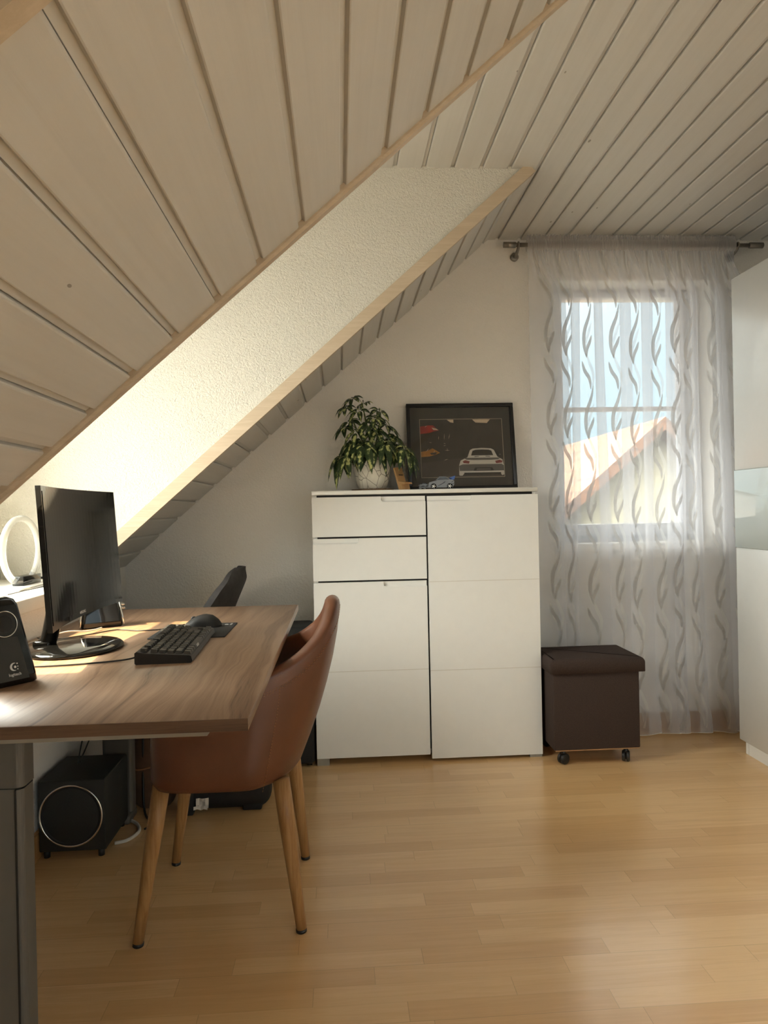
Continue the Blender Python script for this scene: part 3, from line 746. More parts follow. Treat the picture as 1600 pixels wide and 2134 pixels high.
b = MB(); b.rbox((-.43, 3.10, .012), (-.128, 3.30, .605), .018, 3); part(b, 'body', 'bag_black', cs_)
b = MB(); b.tube(spline([(-.33, 3.20, .60), (-.32, 3.20, .622), (-.24, 3.20, .622), (-.23, 3.20, .60)], 5), .007, 8); part(b, 'handle', 'black_plastic', cs_)
for x in (-.40, -.16):
    for y in (3.13, 3.27): b = MB(); b.tube([(x, y, 0.012), (x+.02, y, .012)], .012, 12); part(b, 'wheel', 'black_plastic', cs_)
# ------------------------------------------------------------------ brown shell chair
def shell_chair(label, cy, dark=False):
    pass
ch = thing('shell_chair', 'brown leather shell chair with four wooden legs pulled up to the desk', 'chair', (-.31, 2.09, 0))
CX, CY, CA, CB = -.312, 2.092, .203, .262
Z0 = .388
LEAN = [(.38, -.022), (.46, .010), (.58, .054), (.70, .085), (.80, .103), (.853, .105), (.9, .103)]
def plan(th):
    c, s = math.cos(th), math.sin(th)
    n = 4.6 + (2.5-4.6)*sstep(-.5, .6, c); e = 2/n
    return CA*math.copysign(abs(c)**e, c), CB*math.copysign(abs(s)**e, s)
def rim_h(th):
    px, py = plan(th); x = CX+px
    side = lerp_tab(x, [(-.52, .555), (-.48, .60), (-.40, .645), (-.30, .668), (-.235, .682), (-.185, .715), (-.15, .765), (-.125, .82), (-.11, .853)])
    back = .853 - .030*sstep(.55, 1.0, abs(py)/CB)
    h = side if x < -.112 else back
    h = min(h, back)
    front = sstep(-.44, -.505, x) if False else (1-sstep(-.512, -.49, x))
    h = h*(1-front) + (.482 + .075*sstep(.74, .97, abs(py)/CB))*front
    return h
def cpt(th, f, inset, z):
    px, py = plan(th); r = math.hypot(px, py); k = 1 - inset/r
    w_ = sstep(-.28, -.13, CX+px)
    return Vector((CX+px*k + w_*lerp_tab(z, LEAN), CY+py*k, z))
NTH = 112; cols = []
ths = [2*PI*i/NTH for i in range(NTH)]
hs = [rim_h(t) for t in ths]
for _ in range(3): hs = [(hs[i-1]+2*hs[i]+hs[(i+1) % NTH])/4 for i in range(NTH)]
for th, h in zip(ths, hs):
    t = .046; r = t/2; col = []
    col.append(cpt(th, 0, .12, Z0+.003)); col.append(cpt(th, 0, .03, Z0)); col.append(cpt(th, 0, .010, Z0+.006)); col.append(cpt(th, 0, .001, Z0+.022))
    zt = h - r
    for q in range(1, 7): col.append(cpt(th, 0, 0, Z0+.022+(zt-Z0-.022)*q/6))
    for q in range(1, 8):
        a = PI*q/8; col.append(cpt(th, 0, r - r*math.cos(a), zt + r*math.sin(a)))
    zs = .462
    for q in range(0, 5): col.append(cpt(th, 0, t, min(zt, zs+.0) if zt < zs else zt+(zs-zt)*q/4))
    cols.append(col)
m = MB(); m.grid([list(r) for r in zip(*cols)], 0, True, True)
bot = [c[0] for c in cols]; m.add(bot, [list(range(NTH))])
shell_o = part(m, 'shell', 'brown_leather', ch)
m = MB(); rows = []
for ins, z in ((.048, .455), (.048, .476), (.060, .490), (.10, .499), (.16, .503), (.19, .504)): rows.append([Vector((cpt(t, 0, ins, .46).x, cpt(t, 0, ins, .46).y, z)) for t in ths])
m.grid(rows, 0, True, True); m.add(rows[-1], [list(range(NTH))]); part(m, 'seat_cushion', 'brown_leather', ch)
def outer(th, below):
    i = th/(2*PI)*NTH % NTH; a = int(i); h = hs[a]*(1-(i-a)) + hs[(a+1) % NTH]*(i-a); z = h-.023-below
    px, py = plan(th); v = cpt(th, 0, 0, z); d = Vector((px, py, 0)).normalized(); return v + d*.0006
m = MB()
near_ths = [2*PI - .02 - 1.42*i/90 for i in range(91)]
for off in (.028, .034):
    pts = [outer(t, off*sstep(0, .35, (2*PI-t))) for t in near_ths]
    for i in range(0, 90, 2): m.tube([pts[i], pts[i].lerp(pts[i+1], .9)], .0007, 4)
tv = next(t for t in near_ths if cpt(t, 0, 0, .5).x < -.185)
for i in range(36):
    pa = outer(tv, .03+.27*i/36); pb = outer(tv, .03+.27*(i+.6)/36); m.tube([pa, pb], .0007, 4)
part(m, 'stitching', 'thread', ch)
for (xt, yt, xb, yb) in ((-.475, 1.895, -.536, 1.870), (-.168, 1.90, -.122, 1.893), (-.478, 2.285, -.535, 2.294), (-.168, 2.28, -.130, 2.290)):
    m = MB(); a = Vector((xt, yt, Z0+.012)); b_ = Vector((xb, yb, .008)); m.tube([a, a.lerp(b_, .3), a.lerp(b_, .7), b_], [.0225, .021, .0165, .0135], 18)
    lg_ = part(m, 'leg', 'leg_wood', ch)
    m = MB(); m.tube([(xb, yb, .0), (xb-(xb-xt)*.02, yb, .009)], .0142, 16); part(m, 'foot_cap', 'black_plastic', lg_)

# ------------------------------------------------------------------ dark chair beyond the desk
dc = thing('upholstered_chair', 'charcoal velvet chair with rounded channelled back beyond the desk end', 'chair', (-.70, 3.04, 0))
m = MB(); NB = 41
front, back = [], []
for j in range(29):
    v = 1-(1-j/28)**1.7; z = .46 + (.875-.46)*v
    hw = .225*(1-.0*v)*math.sqrt(max(0, 1-max(0, (v-.45)/.56)**3.0))
    fr, bk = [], []
    for i in range(NB):
        u = (i/(NB-1)*2-1); y = 3.04 + hw*u
        xb = lerp_tab(z, [(.46, -.535), (.60, -.487), (.72, -.440), (.80, -.405), (.87, -.378), (.9, -.37)])
        wrap = lerp_tab(z, [(.46, .11), (.72, .078), (.80, .062), (.86, .04), (.90, .02)])*abs(u)**2.2
        groove = .006*max(0, math.cos(u*PI*3.5))**14
        th_ = .062*(1-.25*v)*math.sqrt(max(.02, 1-max(0, (v-.72)/.285)**2.2)); xb -= .020*sstep(.86, 1, v)
        bk.append(Vector((xb - wrap, y, z))); fr.append(Vector((xb - wrap - th_*(1-.45*abs(u)**4) + groove, y, z)))
    front.append(fr); back.append(bk)
m.grid(front); m.grid(back)
for e in (0, -1): m.grid([[r[e] for r in front], [r[e] for r in back]])
m.grid([front[-1], back[-1]]); m.grid([front[0], back[0]])
part(m, 'backrest', 'charcoal_velvet', dc)
m = MB(); m.rbox((-.93, 2.82, .40), (-.53, 3.26, .48), .03, 4); part(m, 'seat', 'charcoal_velvet', dc)
for (x, y, dx, dy) in ((-.90, 2.85, -.02, -.02), (-.90, 3.23, -.02, .02), (-.56, 2.86, .03, -.01), (-.56, 3.22, .03, .01)):
    m = MB(); m.tube([(x, y, .41), (x+dx, y+dy, 0)], [.014, .010], 12); part(m, 'leg', 'black_plastic', dc)

# ------------------------------------------------------------------ white cabinet
cab = thing('cabinet', 'white glossy cabinet with two drawers and two doors against the back wall', 'cabinet', (.375, 3.26, 0))
KX0, KX1, KF, KT, KG = -.119, .868, 3.113, 1.186, .377
m = MB(); bt = .016
m.box((KX0+.004, KF+.022, .03), (KX0+.02, YB-.018, 1.166)); m.box((KX1-.02, KF+.022, .03), (KX1-.004, YB-.018, 1.166)); m.box((KG-.008, KF+.022, .03), (KG+.008, YB-.03, 1.166))
m.box((KX0+.02, KF+.022, .03), (KX1-.02, YB-.018, .046)); m.box((KX0+.02, YB-.026, .046), (KX1-.02, YB-.018, 1.166)); m.box((KX0+.02, KF+.022, 1.150), (KX1-.02, YB-.018, 1.166))
part(m, 'carcass', 'white_gloss', cab)
m = MB(); m.rbox((KX0-.001, KF-.001, 1.168), (KX1+.001, YB-.018, KT), .0012, 1); part(m, 'top_panel', 'white_gloss', cab)
def front_panel(name, x0, x1, z0, z1, grip, yf, seams=(), open_right=False):
    """slab front with a routed finger grip at one end of its top edge"""
    g0, g1 = grip; gd = .024; r = .016
    arc = [(math.cos(math.radians(a)), math.sin(math.radians(a))) for a in range(0, 91, 15)]
    if g1 >= x1-.001:      # grip runs to the right edge
        prof = [(x0, z0), (x1, z0), (x1, z1-gd)] + [(g0+r - r*s, z1-gd+r - r*c) for c, s in arc] + [(g0, z1), (x0, z1)]
    else:
        prof = [(x0, z0), (x1, z0), (x1, z1), (g1, z1)] + [(g1-r + r*c, z1-gd+r - r*s) for c, s in arc] + [(x0, z1-gd)]
    m = MB(); m.prism([(x, yf, z) for x, z in prof], (0, .018, 0))
    o = part(m, name, 'white_door', cab)
    g = MB(); g.box((g0+.0005, yf+.012, z1-gd-.002), (g1-.0005, yf+.0175, z1-.0005)); g.prism([(g0+.001, yf+.002, z1-gd-.0005), (g0+.001, yf+.010, z1-gd-.0005), (g0+.001, yf+.010, z1-gd+.006)], (g1-g0-.002, 0, 0)); part(g, 'grip', 'white_door', o)
    for zs in seams:
        s_ = MB(); s_.box((x0+.001, yf-.0007, zs-.0011), (x1-.001, yf+.0005, zs+.0011)); part(s_, 'seam', 'white_groove', o)
    return o
front_panel('drawer', KX0, KG-.004,   .987, 1.158, (.178, KG-.004), KF)
front_panel('drawer', KX0, KG-.004, .797, .979, (KX0, .080), KF)
front_panel('door', KX0, KG-.004, .031, .789, (.183, KG-.004), KF, (.404,))
front_panel('door', KG+.003, KX1, .014, 1.156, (KG+.003, .574), KF-.004, (.783, .397))
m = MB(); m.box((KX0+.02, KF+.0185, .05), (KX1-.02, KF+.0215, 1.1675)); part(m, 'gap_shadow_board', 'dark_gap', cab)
for x0, x1 in ((KX0+.001, KX0+.053), (KX1-.055, KX1-.001)):
    for y0 in (KF+.004, YB-.10): m = MB(); m.box((x0, y0, 0), (x1, y0+.05, .030)); part(m, 'foot', 'foot_grey', cab)

# ------------------------------------------------------------------ things on the cabinet
fr = thing('picture_frame', 'black framed picture of a white sports car leaning on the wall', 'picture frame', (.578, 3.36, KT))
FB = Vector((.323, 3.335, KT)); tilt = math.atan2(.072, .415); fx = Vector((1, 0, 0)); fy = Vector((0, math.sin(tilt), math.cos(tilt))); fz = fx.cross(fy)
FM = frame3(FB, fx, fy, fz); FW, FH, B = .512, .418, .017
m = MB()
for (a, b_) in (((0, 0), (FW, B)), ((0, FH-B), (FW, FH)), ((0, B), (B, FH-B)), ((FW-B, B), (FW, FH-B))): m.rbox((a[0], a[1], -.012), (b_[0], b_[1], .012), .0025, 2, mat=FM)
m.box((.004, .004, -.013), (FW-.004, FH-.004, -.009), mat=FM); part(m, 'frame', 'frame_black', fr)
simple('passepartout', (54, 53, 50), .7, var=.02); simple('print_dark', (52, 47, 41), .45, var=.25, nscale=9); simple('print_floor', (66, 60, 54), .45, var=.15, nscale=20)
simple('car_white', (196, 191, 182), .4, var=.02); simple('car_shade', (94, 90, 86), .4, var=.04); simple('car_dark', (32, 30, 28), .35); simple('print_red', (150, 34, 26), .4, var=.3); simple('print_orange', (176, 118, 40), .4, var=.3); simple('lamp_red', (120, 46, 40), .4); simple('print_line', (170, 160, 140), .5); simple('print_light', (206, 186, 160), .5, var=.05)
m = MB(); m.box((B-.004, B-.004, -.006), (FW-B+.004, FH-B+.004, -.002), mat=FM); part(m, 'mat_board', 'passepartout', fr)
px0, px1, py0, py1 = .064, .455, .062, .342; PW, PH = px1-px0, py1-py0
pr = MB(); lay = [0]
def poly(pts, mi, lev):
    pr.add([FM @ Vector((px0+x*PW, py0+y*PH, -.0018+lev*.00018)) for x, y in pts], [list(range(len(pts)))], mi)
def el(cx, cy, rx, ry, n=16): return [(cx+rx*math.cos(2*PI*k/n), cy+ry*math.sin(2*PI*k/n)) for k in range(n)]
mats = ['print_line', 'print_dark', 'print_floor', 'car_white', 'car_shade', 'car_dark', 'lamp_red', 'print_red', 'print_orange', 'print_light', 'chrome']
poly([(-.006, -.008), (1.006, -.008), (1.006, 1.008), (-.006, 1.008)], 0, 0); poly([(0, 0), (1, 0), (1, 1), (0, 1)], 1, 1)
poly([(0, 0), (1, 0), (1, .30), (.6, .34), (0, .25)], 2, 2)
poly([(.64, .995), (.86, .995), (.82, .93), (.68, .94)], 9, 2); poly([(.33, .995), (.41, .995), (.41, .94), (.37, .95)], 9, 2)
poly([(.0, .88), (.10, .90), (.16, .90), (.20, .84), (.23, .81), (.16, .79), (.12, .77), (.0, .75)], 7, 2); poly([(.14, .86), (.20, .84), (.22, .815), (.16, .82)], 9, 3)
poly([(.0, .44), (.08, .46), (.14, .50), (.20, .45), (.23, .42), (.18, .39), (.10, .36), (.0, .35)], 8, 2); poly([(.11, .42), (.2, .43), (.17, .39), (.12, .39)], 1, 3)
for (x, y, a, l) in ((.08, .47, 1.0, .07), (.12, .60, -.2, .04), (.29, .58, -.1, .03), (.29, .545, .2, .03), (.32, .475, 1.6, .06), (.32, .46, 0.0, .07), (.30, .30, .4, .06), (.22, .68, 1.5, .07), (.29, .70, 1.5, .12), (.35, .70, 1.4, .10), (.07, .88, .8, .04), (.16, .44, 1.2, .05)):
    dx, dy = math.cos(a)*l/2, math.sin(a)*l/2; poly([(x-dx, y-dy), (x+.002, y-.003), (x+dx, y+dy), (x-.002, y+.003)], 9, 3)
# sports car seen from behind
poly([(.450, .03), (.455, .20), (.475, .28), (.56, .335), (.595, .46), (.63, .485), (.74, .495), (.85, .485), (.885, .46), (.925, .34), (.985, .29), (.998, .20), (.998, .03), (.97, .02), (.95, .07), (.52, .07), (.49, .02), (.46, .02)], 3, 4)
poly([(.605, .365), (.625, .445), (.66, .462), (.74, .467), (.82, .462), (.855, .445), (.875, .365)], 5, 5)
poly([(.52, .315), (.55, .325), (.93, .325), (.96, .315), (.93, .292), (.84, .285), (.64, .285), (.55, .292)], 4, 5); poly([(.64, .338), (.70, .346), (.70, .354), (.65, .350)], 5, 6); poly([(.78, .346), (.84, .338), (.83, .350), (.78, .354)], 5, 6)
poly([(.50, .265), (.53, .285), (.585, .265), (.575, .225), (.51, .235)], 6, 6); poly([(.895, .265), (.95, .285), (.985, .265), (.975, .235), (.905, .225)], 6, 6)
poly([(.455, .19), (.50, .215), (.97, .215), (.997, .19), (.997, .10), (.46, .10)], 4, 5); poly([(.625, .10), (.645, .155), (.855, .155), (.875, .10)], 5, 6); poly([(.66, .112), (.67, .14), (.83, .14), (.84, .112)], 4, 7)
poly([(.47, .095), (.98, .095), (.96, .075), (.50, .075)], 3, 6); poly([(.51, .07), (.96, .07), (.955, .025), (.52, .025)], 5, 6)
poly(el(.515, .375, .022, .022), 5, 5); poly(el(.963, .375, .018, .022), 5, 5); poly(el(.958, .378, .012, .014), 4, 6)
part(pr, 'print', mats, fr, recalc=False)
m = MB(); m.box((B-.003, B-.003, .002), (FW-B+.003, FH-B+.003, .004), mat=FM); part(m, 'glass', 'picture_glass', fr)

pl = thing('potted_plant', 'variegated umbrella plant in a white cracked pot on the cabinet', 'plant', (.150, 3.275, KT))
PC = Vector((.152, 3.275, 0))
m = MB(); m.lathe([(0, KT), (.094, KT), (.097, KT+.004), (.096, KT+.008), (.0, KT+.008)], 40, mat=Matrix.Translation(PC)); part(m, 'saucer', 'saucer_wood', pl)
m = MB(); zb = KT+.008
m.lathe([(0, zb), (.058, zb), (.066, zb+.006), (.078, zb+.05), (.085, zb+.10), (.086, zb+.14), (.080, zb+.175), (.074, zb+.178), (.072, zb+.165), (.0, zb+.16)], 48, mat=Matrix.Translation(PC)); part(m, 'pot', 'cracked_ceramic', pl)
m = MB(); m.lathe([(.073, zb+.158), (.04, zb+.166), (0, zb+.168)], 24, mat=Matrix.Translation(PC)); part(m, 'soil', 'soil', pl)
hubs = [(.069, 3.26, 1.607), (.121, 3.30, 1.590), (.034, 3.24, 1.562), (.187, 3.25, 1.548), (.094, 3.22, 1.545), (.052, 3.24, 1.498), (.131, 3.18, 1.478), (.199, 3.30, 1.520), (.079, 3.18, 1.445), (.029, 3.26, 1.474), (.109, 3.15, 1.385), (.205, 3.16, 1.390), (.219, 3.28, 1.487), (.258, 3.27, 1.432), (.291, 3.18, 1.372), (.036, 3.18, 1.340), (.053, 3.30, 1.378), (.152, 3.17, 1.392), (.252, 3.20, 1.388), (.173, 3.22, 1.452), (.066, 3.19, 1.400), (.018, 3.24, 1.352), (.162, 3.20, 1.510), (.234, 3.26, 1.402), (.315, 3.25, 1.352), (.13, 3.35, 1.37), (.25, 3.34, 1.38)]
stems = [[(.150, 3.275, zb+.16), (.140, 3.265, 1.43), (.125, 3.26, 1.51), (.110, 3.265, 1.585)], [(.165, 3.28, zb+.16), (.175, 3.275, 1.42), (.190, 3.27, 1.50), (.19, 3.265, 1.54)], [(.14, 3.27, zb+.16), (.110, 3.25, 1.41), (.085, 3.245, 1.46), (.07, 3.25, 1.50)], [(.16, 3.265, zb+.16), (.20, 3.25, 1.39), (.235, 3.235, 1.41), (.26, 3.225, 1.405)]]
st_pts = [p for s_ in stems for p in spline(s_, 8)]
m = MB()
for s_ in stems: m.tube(spline(s_, 8), .0036, 8)
part(m, 'stems', 'stem_green', pl)
rnd = random.Random(11)
for hx in hubs:
    h = Vector(hx); base_ = min(st_pts, key=lambda p: (p-h).length + .6*max(0, p.z-h.z+.01))
    lf = MB(); vein = []
    pet = spline([base_, base_.lerp(h, .5)+Vector((0, 0, .018)), h], 5); lf.tube(pet, .0012, 5); vein += [.52]*len(lf.v)
    out = Vector((h.x-PC.x, h.y-PC.y, 0)); out = out.normalized() if out.length > .01 else Vector((0, -1, 0))
    low = sstep(1.52, 1.36, h.z)
    nrm = (Vector((0, 0, 1)) + out*(.45+.35*low) + Vector((0, -.35, 0))).normalized()
    tx = nrm.orthogonal().normalized(); ty = nrm.cross(tx); nl = rnd.choice((6, 7, 7, 8)); a0 = rnd.random()*6
    size = (.058 + .026*rnd.random())*(.84+.40*low)*(.8 if h.z > 1.56 else 1.0)
    for k in range(nl):
        a = a0 + 2*PI*k/nl + rnd.uniform(-.12, .12); dr = tx*math.cos(a)+ty*math.sin(a)
        L_ = size*rnd.uniform(.8, 1.1); wd = L_*rnd.uniform(.20, .26); side = nrm.cross(dr).normalized()
        droop = (.55+.65*low)*rnd.uniform(.7, 1.2); off = len(lf.v); N_ = 7; vs = []
        for i in range(N_+1):
            t = i/N_; c = h + dr*(.008+L_*t*(1-.28*droop*t)) + Vector((0, 0, -1))*(L_*droop*t*t*.85)
            hw = wd*(math.sin(PI*min(1, t*.93+.035))**.8)*(1-.35*t)*1.15 if 0 < i < N_ else .0006
            up_ = nrm*(hw*.35)
            vs += [c-side*hw+up_, c, c+side*hw+up_]
            ed_ = rnd.uniform(-.03, .03); vein += [.42+ed_, .60, .42-ed_]
        fs = []
        for i in range(N_): b3 = i*3; fs += [(b3, b3+1, b3+4, b3+3), (b3+1, b3+2, b3+5, b3+4)]
        lf.add(vs, fs, 0, True)
    lf.attr['vein'] = vein; part(lf, 'leaf', 'variegated_leaf', pl, recalc=False)

ws = thing('phone_stand', 'small wooden phone stand between the plant pot and toy car', 'stand', (.285, 3.21, KT))
WM = Matrix.Translation((.290, 3.215, KT)) @ Matrix.Rotation(math.radians(32), 4, 'Z')
m = MB()
m.prism([WM @ Vector((-.021, y, z)) for y, z in ((-.004, 0), (.010, 0), (.052, .100), (.043, .104))], (WM.to_3x3() @ Vector((.042, 0, 0)))); part(m, 'back_plate', 'stand_wood', ws)
m = MB(); m.prism([WM @ Vector((-.021, y, z)) for y, z in ((.012, .030), (.016, .040), (-.030, .034), (-.034, .026))], (WM.to_3x3() @ Vector((.042, 0, 0)))); part(m, 'ledge', 'stand_wood', ws)
m = MB(); m.prism([WM @ Vector((-.021, y, z)) for y, z in ((-.018, 0), (-.004, 0), (.012, .032), (-.010, .034))], (WM.to_3x3() @ Vector((.042, 0, 0)))); part(m, 'base', 'stand_wood', ws)
m = MB()
for j in range(7):
    x = -.012+.0036*j; y0, z0 = .0228, .0668
    m.add([WM @ Vector((x, y0-.0012+(.0004*(j % 2)), z0+.0005*(j % 3))), WM @ Vector((x+.0029, y0-.0012, z0)), WM @ Vector((x+.0029, y0+.0006, z0+.0052)), WM @ Vector((x+.0006, y0+.0006, z0+.0048))], [(0, 1, 2, 3)])
part(m, 'print_mark', 'toy_dark', ws, recalc=False)

tc_ = thing('toy_car', 'grey brick built toy sports car with blue rear wing on the cabinet', 'toy car', (.43, 3.17, KT))
def tx_(px): return .355 + (px-.0)*.153
TY = 3.145; TW = .058
TB = KT
m = MB()
prof = [(.24, .007), (.94, .007), (.985, .02), (.985, .036), (.93, .041), (.80, .041), (.70, .041), (.50, .040), (.36, .034), (.27, .030), (.235, .018)]
m.prism([(tx_(x), TY, TB+z) for x, z in prof], (0, TW, 0)); part(m, 'body', 'toy_grey', tc_)
m = MB(); m.prism([(tx_(x), TY+.006, TB+z) for x, z in ((.46, .040), (.575, .0525), (.74, .0535), (.85, .041))], (0, TW-.012, 0)); part(m, 'cabin', 'toy_dark', tc_)
m = MB(); m.box((tx_(.565), TY+.005, TB+.0525), (tx_(.75), TY+TW-.005, TB+.0555))
for x0, z0, x1, z1 in ((.45, .040, .57, .054), (.745, .054, .86, .041)): m.prism([(tx_(x0), TY+.004, TB+z0), (tx_(x0)+.004, TY+.004, TB+z0), (tx_(x1)+.004, TY+.004, TB+z1), (tx_(x1), TY+.004, TB+z1)], (0, .003, 0))
part(m, 'roof', 'toy_grey', tc_)
m = MB(); m.box((tx_(.87), TY+.002, TB+.048), (tx_(1.0), TY+TW-.002, TB+.0515)); m.prism([(tx_(.90), TY+.001, TB+.041), (tx_(.99), TY+.001, TB+.041), (tx_(1.02), TY+.001, TB+.058), (tx_(.93), TY+.001, TB+.054)], (0, .003, 0)); m.prism([(tx_(.90), TY+TW-.004, TB+.041), (tx_(.99), TY+TW-.004, TB+.041), (tx_(1.02), TY+TW-.004, TB+.058), (tx_(.93), TY+TW-.004, TB+.054)], (0, .003, 0)); part(m, 'rear_wing', 'toy_blue', tc_)
for xw in (.385, .855):
    for yw, sg in ((TY-.002, -1), (TY+TW-.010, 1)):
        m = MB(); wc = Vector((tx_(xw), yw+.006, TB+.0125)); m.tube([wc+Vector((0, -.006, 0)), wc+Vector((0, .006, 0))], .0125, 24); wh = part(m, 'wheel', 'toy_black', tc_)
        m = MB(); yy = wc.y+sg*.0063
        for a in range(5):
            an = 2*PI*a/5; d_ = Vector((math.cos(an), 0, math.sin(an))); e_ = Vector((-math.sin(an), 0, math.cos(an)))
            m.prism([Vector((wc.x, yy, wc.z))+d_*.002-e_*.0012, Vector((wc.x, yy, wc.z))+d_*.0085-e_*.0016, Vector((wc.x, yy, wc.z))+d_*.0085+e_*.0016, Vector((wc.x, yy, wc.z))+d_*.002+e_*.0012], (0, sg*.0006, 0))
        m.tube([(wc.x, yy, wc.z), (wc.x, yy+sg*.0012, wc.z)], .003, 12); part(m, 'rim', 'print_white', wh)
m = MB(); 
for (x, z, l) in ((.52, .014, .1), (.57, .018, .1), (.62, .022, .1), (.66, .026, .07), (.90, .028, .07), (.90, .018, .08)):
    m.prism([(tx_(x), TY-.0006, TB+z), (tx_(x+l), TY-.0006, TB+z+.006), (tx_(x+l), TY-.0006, TB+z+.0085), (tx_(x), TY-.0006, TB+z+.0025)], (0, .0004, 0))
part(m, 'stripes', 'toy_dark', tc_)
m = MB()
for x in (.01, .14): m.box((tx_(x), TY+.004, TB), (tx_(x+.02), TY+.010, TB+.020)); m.box((tx_(x), TY+TW-.010, TB), (tx_(x+.02), TY+TW-.004, TB+.020))
m.box((tx_(0), TY+.002, TB+.017), (tx_(.22), TY+.008, TB+.022)); m.box((tx_(0), TY+TW-.008, TB+.017), (tx_(.22), TY+TW-.002, TB+.022)); m.box((tx_(0), TY+.004, TB+.008), (tx_(.25), TY+TW-.004, TB+.012)); part(m, 'front_frame', 'toy_grey', tc_)
m = MB(); m.prism([(tx_(.05), TY+.012, TB+.014), (tx_(.20), TY+.012, TB+.014), (tx_(.19), TY+.012, TB+.026), (tx_(.08), TY+.012, TB+.028)], (0, TW-.024, 0)); part(m, 'engine', 'toy_dark', tc_)

# ------------------------------------------------------------------ storage ottoman
ot = thing('ottoman', 'dark brown fabric storage cube on black castors beside the cabinet', 'ottoman', (1.08, 3.16, 0))
m = MB(); m.rbox((.884, 2.99, .066), (1.258, 3.272, .405), .005, 2); part(m, 'body', 'brown_fabric', ot)
m = MB(); bm = bmesh.new(); bmesh.ops.create_cube(bm, size=1)
for v in bm.verts: v.co = Vector(((.872+1.284)/2+v.co.x*(1.284-.872), (2.978+3.284)/2+v.co.y*.306, (.392+.452)/2+v.co.z*.060))
bmesh.ops.bevel(bm, geom=[e for e in bm.edges if abs(e.verts[0].co.z-e.verts[1].co.z) > .01], offset=.014, segments=4, profile=.5, affect='EDGES')
bmesh.ops.bevel(bm, geom=[e for e in bm.edges if e.verts[0].co.z > .45 and e.verts[1].co.z > .45 and len(e.link_faces) == 2 and any(abs(f.normal.z) < .5 for f in e.link_faces)], offset=.022, segments=5, profile=.5, affect='EDGES')
bm.verts.ensure_lookup_table(); bm.verts.index_update(); m.add([v.co.copy() for v in bm.verts], [[v.index for v in f.verts] for f in bm.faces], 0, True); bm.free(); part(m, 'lid', 'brown_fabric', ot)
m = MB(); m.box((.892, 2.994, .061), (1.254, 3.268, .066)); part(m, 'base_board', 'board_edge', ot)
for x, y, an in ((.932, 3.02, .5), (1.205, 3.02, 1.15), (.93, 3.25, 2.2), (1.21, 3.25, .2)):
    m = MB(); ax = Vector((math.sin(an), -math.cos(an)*1.0, 0)); c_ = Vector((x, y, .0235))
    m.tube([c_-ax*.016, c_-ax*.013, c_-ax*.004, c_-ax*.003], [.019, .0235, .0235, .018], 20); m.tube([c_+ax*.003, c_+ax*.004, c_+ax*.013, c_+ax*.016], [.018, .0235, .0235, .019], 20); m.tube([c_-ax*.004, c_+ax*.004], .015, 14); m.tube([(x, y, .03), (x, y, .062)], .010, 12); part(m, 'castor', 'black_plastic', ot)

# ------------------------------------------------------------------ wardrobe
wr = thing('wardrobe', 'tall white wardrobe with grey glass band at the right edge', 'wardrobe', (2.0, 2.3, 0))
XD = 1.740; m = MB(); m.box((XD+.022, 1.20, .058), (XR-.004, 3.055, 2.075)); part(m, 'carcass', 'white_gloss', wr)
for y0, y1 in ((2.16, 3.072), (1.20, 2.157)):
    m = MB(); m.rbox((XD, y0, .058), (XD+.02, y1, .9035), .002, 1); m.rbox((XD, y0, 1.242), (XD+.02, y1, 2.083), .002, 1); m.box((XD+.006, y0+.002, .9), (XD+.02, y1-.002, 1.245)); d_ = part(m, 'door', 'white_door', wr)
    m = MB(); m.rbox((XD-.003, y0, .9045), (XD+.006, y1, 1.241), .001, 1); part(m, 'glass_panel', 'frosted_glass_panel', d_)
m = MB(); m.box((XD+.016, 1.20, 0), (XD+.032, 3.028, .0575)); m.box((XD+.016, 3.0295, 0), (XR-.004, 3.05, .0575)); part(m, 'plinth', 'white_gloss', wr)
m = MB(); m.rbox((XD+.012, 1.19, 2.076), (XR-.004, 3.06, 2.09), .001, 1); part(m, 'top_panel', 'white_gloss', wr)

# ------------------------------------------------------------------ curtain rod and curtain
YR = 3.335; ZR = 2.330
cr = thing('curtain_rod', 'brushed metal curtain rod above the window on two wall brackets', 'curtain rod', (1.4, YR, ZR))
m = MB(); m.tube([(.845, YR, ZR), (1.99, YR, ZR)], .0098, 20); part(m, 'rod', 'rod_metal', cr)
for a, b_ in ((.790, .850), (1.982, 2.050)): m = MB(); m.tube([(a, YR, ZR), (a+.001, YR, ZR), (b_-.001, YR, ZR), (b_, YR, ZR)], [.010, .0135, .0135, .010], 20); part(m, 'end_cap', 'rod_metal', cr)
for x in (.862, 1.925):
    m = MB(); m.tube([(x, YB, ZR-.03), (x, YB-.010, ZR-.03), (x, YB-.012, ZR-.03)], [.020, .020, .016], 24); m.tube(spline([(x, YB-.01, ZR-.03), (x, YB-.04, ZR-.03), (x, YR+.01, ZR-.018), (x, YR, ZR-.006)], 5), .0075, 12); m.torus(.0125, .004, 24, 8, mat=frame3(Vector((x, YR, ZR)), Vector((0, 1, 0)), Vector((0, 0, 1)), Vector((1, 0, 0)))); part(m, 'bracket', 'rod_metal', cr)

